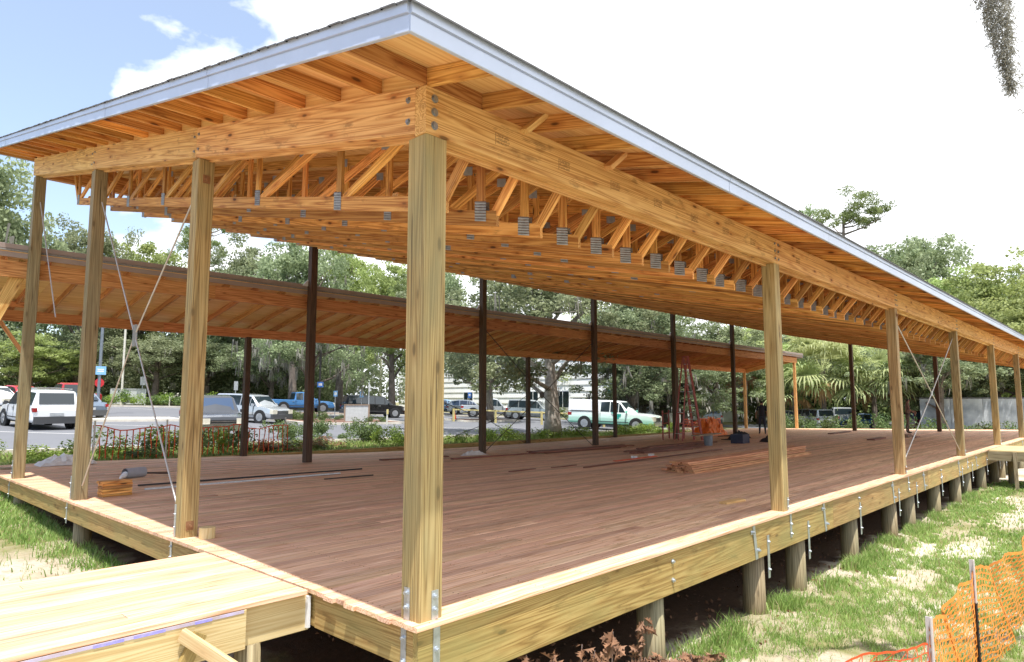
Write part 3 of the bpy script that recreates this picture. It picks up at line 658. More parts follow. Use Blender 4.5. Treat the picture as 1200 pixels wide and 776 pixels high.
# metal fascia: lower face, proud drip edge, small soffit return
def fascia_piece(p0, p1, n, mm='fascia', par=None, hh=.20, top=.085):
    """p0,p1 at the bottom edge; n outward"""
    n = Vector(n); p0 = Vector(p0); p1 = Vector(p1); up = Vector((0, 0, 1)); mb = MB()
    prof = [(-.02, 0), (.004, 0), (.008, .004), (.008, hh - top - .012), (.001, hh - top - .010), (.001, hh - top - .002), (.022, hh - top), (.022, hh - .006), (.014, hh), (-.02, hh)]
    vs = []
    for p in (p0, p1):
        for a, z in prof: vs.append(p + n * a + up * z)
    k = len(prof); flip = (p1 - p0).cross(up).dot(n) < 0
    fs = [(i, (i + 1) % k, k + (i + 1) % k, k + i) for i in range(k)] + [tuple(range(k)), tuple(range(2 * k - 1, k - 1, -1))]
    mb.add(vs, [f[::-1] for f in fs] if flip else fs)
    return mb.build('fascia', mm, par)
k = 0; x = -.735
while x < LX + .94:
    x1 = min(x + (3.05 if k else 4.2), LX + .95); j = random.uniform(-.002, .002)
    fascia_piece((x, -.735 + j, 3.700), (x1 - .007, -.735 + j, 3.700), (0, -1, 0), par=pav); x = x1; k += 1
y = -.735; k = 0
while y < LY + .84:
    y1 = min(y + (3.05 if k else 2.9), LY + .85); j = random.uniform(-.002, .002); f = lambda q: 3.700 + SL * (q + .735)
    fascia_piece((-.735 + j, y, f(y)), (-.735 + j, y1 - .008, f(y1)), (-1, 0, 0), par=pav)
    fascia_piece((LX + .94, y, f(y)), (LX + .94, y1 - .003, f(y1)), (1, 0, 0), par=pav); y = y1; k += 1
fascia_piece((-.735, LY + .85, f(LY + .85)), (LX + .94, LY + .85, f(LY + .85)), (0, 1, 0), par=pav)
MB().lum((-.70, LY + .81, f(LY + .81) + .09), (LX + .9, LY + .81, f(LY + .81) + .09), .038, .14).build('sub_fascia', 'wood_truss', pav)
# cross braces
def rod(p0, p1, mm='rod', r=.011, par=pav, nm='brace_rod'):
    return MB().tube([p0, p1], r, 8).build(nm, mm, par)
def hub(c, n, mm='plate', par=pav, r=.07):
    c = Vector(c); n = Vector(n); return MB().tube([c - n * .012, c + n * .012], r, 12).build('brace_hub', mm, par)
cx_ = (.1, 6.39, 2.43)
for q in ((.1, 8.30, 4.72), (.1, 4.52, .22), (.1, 4.48, 4.05), (.1, 8.38, .22)): rod(q, cx_)
MB().box(.088, .112, 6.33, 6.45, 2.28, 2.58, 2).build('brace_hub', 'plate', pav)
rod((.1, 12.55, 5.6), (.1, 10.7, 3.06))
cr_ = (16.35, .1, 1.72)
for q in ((13.10, .1, 3.36), (19.32, .1, .16), (19.35, .1, 3.30), (13.15, .1, .16)): rod(q, cr_, r=.014)
hub(cr_, (0, 1, 0))
cf = (16.1, LY + .1, 1.75)
for q in ((12.95, LY + .1, 4.1), (19.3, LY + .1, -.3), (19.3, LY + .1, 3.9), (12.95, LY + .1, -.3)): rod(q, cf, 'rod_dark', .013)
hub(cf, (0, 1, 0), 'rod_dark', r=.12)
for (x, y, z, n) in ((.097, 4.2, 4.15, (0, -1, 0)), (2 * BAY + .095, 0, 3.36, (0, -1, 0)), (2 * BAY + .1, 0, .12, (0, -1, 0)), (.097, 4.2, .13, (0, -1, 0))):      # rod anchor cups
    c = Vector((x, y, z)); n = Vector(n)
    MB().lum(c - n * -.002 + Vector((0, 0, -.05)), c + n * .002 + Vector((0, 0, .05)), .085, .006, up=n).tube([c, c + n * .012], .032, 12).tube([c + n * .012, c + n * .03], .016, 8).build('anchor_plate', 'bolt_rust', pav)
# round collar block at the foot of the second end post
MB().tube([(.22, 4.02, .0), (.22, 4.02, .12)], .085, 16).build('post_foot_block', 'wood_pale', pav, smooth=False)

# ------------------------------------------------------------------ lower pavilion behind
P2 = thing('pavilion', 'lower second pavilion with brown fascia and single slope roof behind the far dark posts', 'pavilion', (-8, 12.85, 0))
P2.location = (0, 0, 0)
S2 = -.19; z2 = lambda y: 4.385 + S2 * (y - 12.9)       # underside of rafters
xa2, xb2 = -9.0, 42.4
k = 0; x = xa2
while x < xb2 - .1:
    x1 = min(x + 6.45, xb2)
    MB().lum((x, 12.94, z2(12.94) - .165), (x1 - .004, 12.94, z2(12.94) - .165), .08, .33).build('beam', 'wood_pav2', P2)
    MB().lum((x, 16.28, z2(16.28) - .14), (x1 - .004, 16.28, z2(16.28) - .14), .08, .27).build('beam', 'wood_pav2', P2)
    MB().lum((x, 17.05, z2(17.05) + .1), (x1 - .004, 17.05, z2(17.05) + .1), .03, .2).build('fascia', 'fascia_brown', P2)
    x = x1
for x in np.arange(xa2 + .3, xb2 + .4, .76):
    x = float(x)
    MB().lum((x, 12.86, z2(12.86) + .07), (x, 17.0, z2(17.0) + .07), .038, .14, plumb=True).build('rafter', 'wood_pav2', P2)
xs2 = np.arange(xa2, xb2 + 1.0, 2.44)
for x in xs2:
    for (c_, d_) in ((12.8, 14.0), (14.004, 15.2), (15.204, 16.4), (16.404, 17.05)):
        x1 = min(float(x) + 2.436, 43.2)
        vs = [(q, y, z2(y) + .1405 + z) for z in (0, .012) for q, y in ((float(x), c_), (x1, c_), (x1, d_), (float(x), d_))]; o_ = random.random() * 9
        MB().add(vs, [(3, 2, 1, 0), (4, 5, 6, 7), (0, 1, 5, 4), (1, 2, 6, 5), (2, 3, 7, 6), (3, 0, 4, 7)], [(a * .5 + o_, b_ * .35, c__) for a, b_, c__ in vs]).build('roof_panel', 'wood_ply', P2)
x = xa2
while x < 43.1:
    x1 = min(x + 3.05, 43.25); fascia_piece((x, 12.815, 4.44), (x1 - .003, 12.815, 4.44), (0, -1, 0), 'fascia_brown', P2, .27, .10); x = x1
fascia_piece((43.25, 12.8, 4.44), (43.25, 17.05, 4.44 + S2 * 4.25), (1, 0, 0), 'fascia', P2, .24)
mb = MB(); mb.add([(xa2, 12.775, z2(12.775) + .185), (43.3, 12.775, z2(12.775) + .185), (43.3, 17.1, z2(17.1) + .185), (xa2, 17.1, z2(17.1) + .185),
                   (xa2, 12.775, z2(12.775) + .156), (43.3, 12.775, z2(12.775) + .156), (43.3, 17.1, z2(17.1) + .156), (xa2, 17.1, z2(17.1) + .156)],
                  [(0, 1, 2, 3), (4, 0, 3, 7), (0, 4, 5, 1), (1, 5, 6, 2), (2, 6, 7, 3), (7, 6, 5, 4)])
mb.build('shingle_roof', 'shingle_pale', P2)
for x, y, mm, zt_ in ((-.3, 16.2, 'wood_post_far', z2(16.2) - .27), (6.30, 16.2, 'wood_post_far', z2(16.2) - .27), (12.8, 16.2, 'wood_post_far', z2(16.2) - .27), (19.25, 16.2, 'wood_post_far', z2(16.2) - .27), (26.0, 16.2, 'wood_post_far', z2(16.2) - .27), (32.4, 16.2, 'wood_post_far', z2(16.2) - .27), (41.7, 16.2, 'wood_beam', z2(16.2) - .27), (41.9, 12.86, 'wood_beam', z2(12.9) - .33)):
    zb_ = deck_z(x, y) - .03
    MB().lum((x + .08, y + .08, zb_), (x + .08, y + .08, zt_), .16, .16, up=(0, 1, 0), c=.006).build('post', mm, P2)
for x in (41.9,):
    MB().lum((x + .08, 13.0, z2(13.0) - .14), (x + .08, 16.24, z2(16.24) - .14), .08, .27, plumb=True).build('beam', 'wood_beam', P2)
MB().lum((.03, 13.06, 4.42), (-1.05, 13.06, 1.6), .045, .235, up=(1, 0, 0)).build('diagonal_brace', 'wood_beam', P2)
for k in range(5):
    x0 = -6.0 + k * .1; y = 13.4 + k * .6
    MB().lum((-9, y, z2(y) + .0), (-2.2 + k * .7, y, z2(y) + .0), .04, .14).build('lookout', 'wood_pav2', P2)
MB().lum((.15, 16.1, 3.45), (.75, 16.1, 2.55), .04, .09).build('loose_board', 'wood_red_lumber', P2)
for k in range(1, 7):
    x = k * BAY - (.1 if k == 1 else 0)
    MB().add([(x - .16, 12.76, 4.66), (x, 12.76, 4.66), (x, 12.76, 4.84), (x - .05, 12.76, 4.80), (x - .16, 12.80, 4.66), (x, 12.80, 4.66), (x, 12.80, 4.84), (x - .05, 12.80, 4.80)],
             [(0, 1, 2, 3), (7, 6, 5, 4), (0, 4, 5, 1), (1, 5, 6, 2), (2, 6, 7, 3), (3, 7, 4, 0)]).build('post_flashing', 'plastic_white', P2)
cf = (17.0, 16.28, .66)
for q in ((12.96, 16.28, 1.9), (19.2, 16.28, -.35), (19.2, 16.28, 1.75), (12.96, 16.28, -.35)): rod(q, cf, 'rod_dark', .012, P2)

# ------------------------------------------------------------------ boardwalk on the left
bwk = thing('boardwalk', 'sunlit plank boardwalk leading off the deck at the lower left', 'boardwalk', (0, 0, 0))
yy_ = 1.315; k = 0
for r_ in range(14):
    x = -.092; xe = -11
    while x > xe:
        ln = random.choice([2.4, 3.66, 4.3, 5.0]) if x < -.2 else random.uniform(1.2, 4.5); x1 = max(x - ln, xe)
        MB().lum((x1 + .003, yy_ + BW / 2, -.0175 + random.uniform(-.001, .001)), (x, yy_ + BW / 2, -.0175 + random.uniform(-.001, .001)), BW, .035, c=.003).build('deck_board', 'wood_deck', bwk); x = x1
    yy_ += BW + .006
MB().lum((-11, 1.335, -.185), (-.60, 1.335, -.185), .045, .29, c=.004).build('side_board', 'wood_pale', bwk)
MB().lum((-.60, 1.40, -.19), (-.04, 1.40, -.19), .045, .285, c=.004).build('side_board', 'wood_pale', bwk)
MB().lum((-11, 1.3105, -.050), (-.62, 1.3105, -.050), .004, .022).build('chalk_strip', 'chalk_pale', bwk)
for a, b_ in ((-2.35, -2.0), (-1.62, -1.44), (-1.38, -1.18), (-2.8, -2.62), (-.98, -.86)):
    MB().lum((a, 1.3075, -.0525), (b_, 1.3075, -.0525), .002, .019).build('chalk_mark', 'blue_chalk', bwk)
MB().lum((-11, 3.28, -.185), (-.04, 3.28, -.185), .045, .29).build('side_board', 'wood_pale', bwk)
for x in (-.5, -3.5, -6.5):
    for y in (1.45, 3.15): pile(x, y, .1, -.33, bwk)
MB().lum((-1.08, 1.285, -.10), (-.50, .30, -.62), .04, .09, up=(0, 0, 1), c=.003).build('brace_board', 'wood_pale', bwk)
MB().lum((-1.05, 1.28, -.30), (-.95, 1.28, -.12), .09, .04, up=(0, 1, 0)).build('cleat', 'wood_rim', bwk)
MB().lum((-.055, 1.372, -.31), (-.055, 1.372, -.06), .03, .05, up=(0, 1, 0)).build('hanger', 'plastic_white', bwk)

# stair landing at the far right
ld = thing('deck_landing', 'small grey timber landing with short legs joining the deck edge at far right', 'landing', (0, 0, 0))
for k in range(21):
    x = 22.75 + k * .142
    MB().lum((x, -.10, -.02), (x, -3.4, -.02), .138, .035).build('deck_board', 'wood_pale', ld)
MB().lum((22.68, -.06, -.18), (22.68, -3.4, -.18), .045, .27).build('side_board', 'wood_grey', ld)
MB().lum((25.7, -.06, -.18), (25.7, -3.4, -.18), .045, .27).build('side_board', 'wood_grey', ld)
for x, y in ((22.62, -.75), (25.6, -.75), (22.62, -2.6), (25.6, -2.6)):
    MB().lum((x, y, float(ground_z(x, y)) - .2), (x, y, -.04), .09, .09, up=(0, 1, 0)).build('leg', 'wood_grey', ld)
for x, y in ((24, -.5), (27, .2), (28.5, .2)): pile(x, y, .13, -.4, ld)
tag(MB().tube([(23.2, -.6, -1.16), (23.8, -1.7, -1.12), (24.5, -3.2, -1.15)], .06, 8).build('drain_pipe', 'dark'), 'black plastic pipe lying on the ground beneath the grey landing', 'pipe')

# ------------------------------------------------------------------ items on the deck
def dthing(name, label, cat, x, y, rz=0, group=None, z=None):
    return thing(name, label, cat, (x, y, deck_z(x, y) if z is None else z), rz, group)
t = dthing('board_stack', 'short stack of square cut board ends beside the second end post', 'board stack', .62, 8.55, .05)
for k in range(6):
    j_ = random.uniform(-.03, .03); MB().box(-.22 + j_, .22 + j_ * .5, -.1 + j_ * .5, .12 + j_ * .5, .042 * k + .001, .042 * k + .035).build('board', 'wood_truss', t)
t = dthing('plastic_tube', 'grey plastic tube lying on the deck near the stacked board ends', 'tube', 1.75, 11.2, .35)
mb = MB().tube([(-.22, 0, .10), (.20, 0, .10)], [.10, .10], 16, caps=False); mb.tube([(.20, 0, .10), (-.22, 0, .10)], [.088, .088], 16, caps=False); mb.build('tube_shell', 'plastic_grey', t, smooth=True)
MB().tube([(-.36, -.05, .03), (-.2, 0, .08)], [.02, .07], 8).build('tube_mouth', 'plastic_white', t)
MB().tube([(.15, 0, .08), (.75, -.06, .02)], .018, 6).build('handle', 'dark', t)
def lying(name, label, cat, x0, y0, x1, y1, w_, h_, mm, z=0, group=None):
    a = Vector((x0, y0, deck_z(x0, y0) + h_ / 2 + z + .002)); b_ = Vector((x1, y1, deck_z(x1, y1) + h_ / 2 + z + .002))
    o = MB().lum(a, b_, w_, h_, c=.002).build(name, mm, origin=a); return tag(o, label, cat, group)
lying('metal_pipe', 'long pale metal pipe lying on the deck behind the second end post', 'pipe', 1.2, 8.95, 5.2, 9.15, .05, .03, 'galv')
lying('metal_pipe', 'long dark pipe lying on the deck parallel to the pale pipe', 'pipe', 1.3, 9.6, 6.2, 9.8, .045, .03, 'dark')
lying('metal_pipe', 'thin dark bar lying alone on the deck nearest the pavilion middle', 'pipe', 4.3, 8.3, 5.5, 8.35, .03, .02, 'dark')
lying('loose_board', 'short board lying on the deck edge left of the grey bag', 'board', -.0, 15.2, .55, 15.0, .14, .035, 'wood_grey')
lying('loose_board', 'long dark board on the deck in front of the first far dark post', 'board', 10.2, 11.1, 14.0, 11.2, .14, .04, 'wood_dark_lumber')
lying('loose_board', 'dark board far behind the corner post, left of the pale rag', 'board', 8.4, 12.1, 11.0, 12.2, .14, .04, 'wood_dark_lumber')
lying('loose_board', 'curved thin offcut, first of three in a line behind the corner post', 'board', 8.2, 6.9, 9.2, 7.0, .06, .02, 'wood_dark_lumber')
lying('loose_board', 'curved thin offcut in the middle of a line of three offcuts', 'board', 9.7, 6.9, 10.8, 7.0, .06, .02, 'wood_dark_lumber')
lying('loose_board', 'long thin straight board running to the red lumber pile', 'board', 10.2, 6.3, 19.0, 7.0, .05, .035, 'wood_dark_lumber')
lying('loose_board', 'reddish orange strip beside two small white blocks on deck', 'board', 12.6, 7.05, 15.0, 7.2, .12, .02, 'orange_red')
lying('loose_board', 'small pale offcut lying left of the second front post', 'board', 6.55, .95, 7.1, .90, .12, .03, 'wood_ply')
lying('loose_board', 'short dark offcut far along the deck past the third front post', 'board', 27.5, 4.6, 29.6, 4.7, .3, .05, 'wood_dark_lumber')
lying('loose_board', 'flat dark board lying before the small dark pile at far right', 'board', 30.6, 3.7, 31.6, 3.75, .14, .04, 'wood_dark_lumber')
lying('loose_board', 'dark board on the deck below the farthest dark post', 'board', 33.5, 8.1, 37.0, 8.3, .3, .05, 'wood_dark_lumber')
for i, (x, y) in enumerate(((13.9, 7.25), (15.0, 7.35))):
    tag(MB().box(x, x + .16, y, y + .12, deck_z(x, y) + .001, deck_z(x, y) + .07).build('paint_tin', 'plastic_white', origin=(x, y, deck_z(x, y))), ('left' if i == 0 else 'right') + ' one of two small white blocks on the reddish strip', 'block', 'small white blocks')
def pile_of(label, x, y, rz, n, ln, layers, mm, cat='lumber pile', jit=.35):
    t = dthing('lumber_pile', label, cat, x, y, rz); sl = math.atan2(deck_z(x + ln * math.cos(rz), y) - deck_z(x, y), ln)
    for l_ in range(layers):
        for k in range(n - l_ // 2):
            a = random.uniform(-jit, jit); e = ln + random.uniform(-jit, jit) * 2
            z = .02 + l_ * .041; yy = (k - n / 2) * .152 + random.uniform(-.02, .02) + l_ * .03; r_ = random.uniform(-.006, .006)
            MB().lum((a, yy, z + a * sl), (e, yy + e * r_, z + e * sl), .14, .037).build('board', mm, t)
    return t
pile_of('long pile of reddish boards lying on the deck left of the second front post', 10.6, 4.0, .03, 5, 7.6, 6, 'wood_red_lumber', jit=.09)
pile_of('low stack of dark boards lying on the deck behind the red lumber pile', 15.9, 8.6, -.05, 5, 3.6, 2, 'wood_dark_lumber')
pile_of('low dark boards stacked below the second far dark post', 14.2, 11.3, -.05, 4, 4.6, 2, 'wood_dark_lumber')
pile_of('narrow dark boards lying left of the work table', 17.5, 9.2, .02, 3, 4.6, 3, 'wood_dark_lumber')
# crumpled things
def crumple(name, label, cat, x, y, sx, sy, h, mm, z=None, group=None, n=14):
    V = []; z0 = deck_z(x, y) if z is None else z; rs = np.random.default_rng(int(abs(x * 97 + y * 31)))
    mb = MB(); vs = []
    for j in range(n):
        for i in range(n):
            u, v = i / (n - 1) * 2 - 1, j / (n - 1) * 2 - 1; rr = max(abs(u), abs(v))
            hh = h * max(0, 1 - rr ** 2) * (0.35 + 0.9 * rs.random()) + .004
            vs.append((x + sx * u * (1 + .15 * rs.random()), y + sy * v * (1 + .15 * rs.random()), z0 + hh))
    fs = [(j * n + i, j * n + i + 1, (j + 1) * n + i + 1, (j + 1) * n + i) for j in range(n - 1) for i in range(n - 1)]
    mb.add(vs, fs); return tag(mb.build(name, mm, origin=(x, y, z0)), label, cat, group)
crumple('plastic_sheet', 'crumpled clear grey sheet at the far left deck edge', 'plastic sheet', 1.6, 15.6, .55, .35, .24, 'plastic_white')
crumple('rag', 'crumpled white cloth on the deck against the first far post', 'rag', 12.2, 12.3, .5, .15, .14, 'plastic_white')
crumple('rag', 'small pile of dark rags and cuttings on the far right deck', 'rag pile', 31.5, 4.2, .9, .25, .12, 'dead_leaf')
crumple('tool_bag', 'black sagging tool bag on the deck left of the standing worker', 'bag', 27.4, 10.2, .6, .3, .33, 'black_cloth')
crumple('tool_bag', 'black tool bag at the right foot of the blue crates', 'bag', 24.9, 7.75, .45, .25, .25, 'black_cloth')
t = dthing('crate', 'dark blue plastic crate on the deck in front of the worker', 'crate', 23.4, 8.35, .1)
for a, b_, c_, d_ in ((-.4, .4, -.25, -.22), (-.4, .4, .22, .25), (-.4, -.37, -.22, .22), (.37, .4, -.22, .22)): MB().box(a, b_, c_, d_, .0, .36).build('side', 'plastic_blue', t)
MB().box(-.37, .37, -.22, .22, .0, .03).build('bottom', 'plastic_blue', t)
t = dthing('sawhorse_table', 'low work table of one board on a grey bucket', 'table', 21.0, 8.6, .05)
MB().lum((-1.0, 0, .42), (1.3, .1, .42), .3, .04).build('tabletop', 'wood_grey', t)
tag(MB().tube([(21.15, 8.6, deck_z(21, 8.6)), (21.15, 8.6, deck_z(21, 8.6) + .395)], [.15, .18], 16).build('bucket', 'grey_pole', origin=(21.15, 8.6, deck_z(21, 8.6))), 'grey bucket standing under the work board', 'bucket')
t = dthing('air_hose', 'black hose looped on the deck between bucket and tool bag', 'hose', 25.5, 9.4)
MB().tube([(math.cos(a * .5) * (.4 + .03 * a) - .8, math.sin(a * .5) * .3, .02 + .012 * a) for a in range(22)], .018, 6).build('hose_coil', 'rubber', t)
# step ladder
def ladder(label, x, y, rz, hgt, lean, mm, n=11):
    t = dthing('step_ladder', label, 'ladder', x, y, rz)
    for s_ in (-1, 1):
        MB().lum((s_ * .32, -lean, 0), (s_ * .17, 0, hgt), .05, .10, up=(0, 1, 0)).build('rail', mm, t)
        MB().lum((s_ * .33, lean * .9, 0), (s_ * .17, .06, hgt - .05), .025, .06, up=(0, 1, 0)).build('rear_rail', mm, t)
    for k in range(1, n):
        f_ = k / n; wd_ = .32 - .15 * f_
        MB().lum((-wd_, -lean * (1 - f_), hgt * f_), (wd_, -lean * (1 - f_), hgt * f_), .08, .025).build('step', 'alu', t)
        if k % 3 == 1: MB().lum((-wd_, lean * .9 * (1 - f_), hgt * f_), (wd_, lean * .9 * (1 - f_), hgt * f_), .025, .025).build('spreader', 'alu', t)
    MB().box(-.2, .2, -.06, .10, hgt, hgt + .05).build('top_cap', mm, t)
    return t
ladder('tall red step ladder standing open against the dark post', 24.6, 11.35, R(62), 3.75, .55, 'ladder_red', 12)
# rolling scaffold frame of reddish tubes beside the ladder
t = dthing('scaffold_frame', 'low frame of dark red tubes on legs behind the ladder', 'scaffold', 25.2, 12.4, R(20))
for s_ in (-.8, .8):
    for y_ in (-.35, .35): MB().tube([(s_, y_, 0), (s_, y_, 1.35)], .035, 8).build('leg', 'ladder_red', t)
for z_ in (.3, .75, 1.2):
    for y_ in (-.35, .35): MB().tube([(-.8, y_, z_), (.8, y_, z_)], .028, 6).build('rung', 'ladder_red', t)

# ------------------------------------------------------------------ orange netting
def netting(name, label, pts, h, mm, cell=.05, th=.0075, z0=None, sag=.06, seed=1, cat='netting', group=None, lean=0.0, parent=None, hz=True):
    rs = np.random.default_rng(seed); seg = []; tot = 0
    for a, b_ in zip(pts[:-1], pts[1:]): seg.append(math.dist(a, b_)); tot += seg[-1]
    nx_ = int(tot / cell); nz_ = int(h / (cell * 1.1)); ph = rs.random(6) * 6
    def P(i, j):
        s_ = i / nx_ * tot; k = 0
        while k < len(seg) - 1 and s_ > seg[k]: s_ -= seg[k]; k += 1
        f = min(1, s_ / seg[k]); x = pts[k][0] + (pts[k + 1][0] - pts[k][0]) * f; y = pts[k][1] + (pts[k + 1][1] - pts[k][1]) * f
        top = h - sag * math.sin(math.pi * f) ** 2 + .03 * math.sin(s_ * 5 + ph[0]); v = j / nz_
        base = float(ground_z(x, y)) if z0 is None else z0
        dx = pts[k + 1][0] - pts[k][0]; dy = pts[k + 1][1] - pts[k][1]; l_ = math.hypot(dx, dy)
        o_ = (.05 * math.sin(s_ * 3.1 + v * 3 + ph[1]) + .03 * math.sin(s_ * 9 + v * 7 + ph[2])) * math.sin(math.pi * f) + lean * (1 - v)
        jx = (rs.random() - .5) * cell * .25; jz = (rs.random() - .5) * cell * .25
        return Vector((x - dy / l_ * o_ + dx / l_ * jx, y + dx / l_ * o_ + dy / l_ * jx, base + .02 + v * top + jz))
    G_ = [[P(i, j) for i in range(nx_ + 1)] for j in range(nz_ + 1)]
    V = []; F_ = []; up = Vector((0, 0, 1))
    def strip(a, b_, t_):
        d = (b_ - a); n_ = d.cross(CAMV(a)).normalized() * t_ if False else Vector((d.y, -d.x, 0)).normalized() * 0
        if abs(d.z) > (abs(d.x) + abs(d.y)): q = Vector((PX.x, PX.y, 0)) * t_
        else: q = up * t_
        o = len(V); V.extend([a - q, b_ - q, b_ + q, a + q]); F_.append((o, o + 1, o + 2, o + 3))
    dxy = Vector((pts[-1][0] - pts[0][0], pts[-1][1] - pts[0][1], 0)).normalized(); PX = dxy
    for j in range(nz_ + 1):
        for i in range(nx_ + 1):
            if i < nx_ and (hz or j in (0, nz_)): strip(G_[j][i], G_[j][i + 1], th * (1.5 if j in (nz_,) and hz else .8))
            if j < nz_:
                o_ = (i + j) % 2; k = min(nx_, i + (1 if (o_ and hz) else 0)); strip(G_[j][i], G_[j + 1][k], th * .8)
    me = npmesh(name, np.array([tuple(v) for v in V]), np.array(F_), mm)
    o = link(name, me, parent)
    return o
def tpost(x, y, top, label, par, pale=.42):
    zb_ = float(ground_z(x, y)) - .2
    for nm, a, b_, mm in (('post_shaft', zb_, top - pale, 'steel_post_dark'), ('post_tip', top - pale, top, 'steel_post_pale')):
        mb = MB(); mb.box(x - .026, x + .026, y - .004, y + .004, a, b_); mb.box(x - .005, x + .005, y + .004, y + .04, a, b_)
        if nm == 'post_shaft':
            zz = a + .3
            while zz < b_: mb.box(x - .006, x + .006, y - .010, y - .003, zz, zz + .02); zz += .06
        mb.build(nm, mm, par)
fn = thing('safety_fence', 'orange mesh safety fence on steel stakes at the lower right corner', 'fence', (2.95, -2.43, -1.2)); fn.location = (0, 0, 0)
netting('net', '', [(2.93, -2.44), (5.2, -2.36), (8.2, -2.55), (12, -2.9), (18, -3.4)], 1.0, 'orange_pale', .055, .0105, seed=3, parent=fn, sag=.10)
netting('net', '', [(1.9, -2.02), (2.93, -2.43)], .93, 'orange_red', .06, .0055, seed=5, parent=fn, sag=.03)
tpost(2.95, -2.455, -.10, '', fn); tpost(5.22, -2.375, -.07, '', fn); tpost(8.2, -2.56, -.10, '', fn); tpost(12, -2.92, -.1, '', fn)
fn2 = thing('safety_fence', 'sagging red orange mesh fence beyond the far left deck edge', 'fence', (0, 0, 0))
netting('net', '', [(2.7, 17.6), (4.6, 17.5), (6.6, 17.5), (8.4, 17.4)], .98, 'orange_red', .16, .020, seed=8, parent=fn2, sag=.12, hz=False)
for x in (2.7, 4.6, 7.0, 8.4): MB().tube([(x, 17.55, -.5), (x, 17.55, .98)], .025, 6).build('stake', 'pale_pole', fn2)
fn3 = thing('safety_fence', 'orange mesh fence strung behind the red ladder', 'fence', (0, 0, 0))
netting('net', '', [(34.5, 17.0), (36.8, 16.9), (39, 16.8)], 1.0, 'orange_red', .13, .02, seed=9, parent=fn3, sag=.2)
for x in (34.5, 39): MB().tube([(x, 17.1, -1.0), (x, 17.1, .5)], .03, 6).build('stake', 'steel_post_dark', fn3)
crumple('orange_netting', 'bright heap of crumpled orange netting on the deck beside the ladder', 'netting heap', 30.4, 13.2, 1.0, .5, .85, 'orange_plastic', n=18)
crumple('orange_netting', 'distant low heap of orange netting on the grass at far right', 'netting heap', 45.5, 3.6, 1.3, .8, .5, 'orange_plastic', z=-.95)

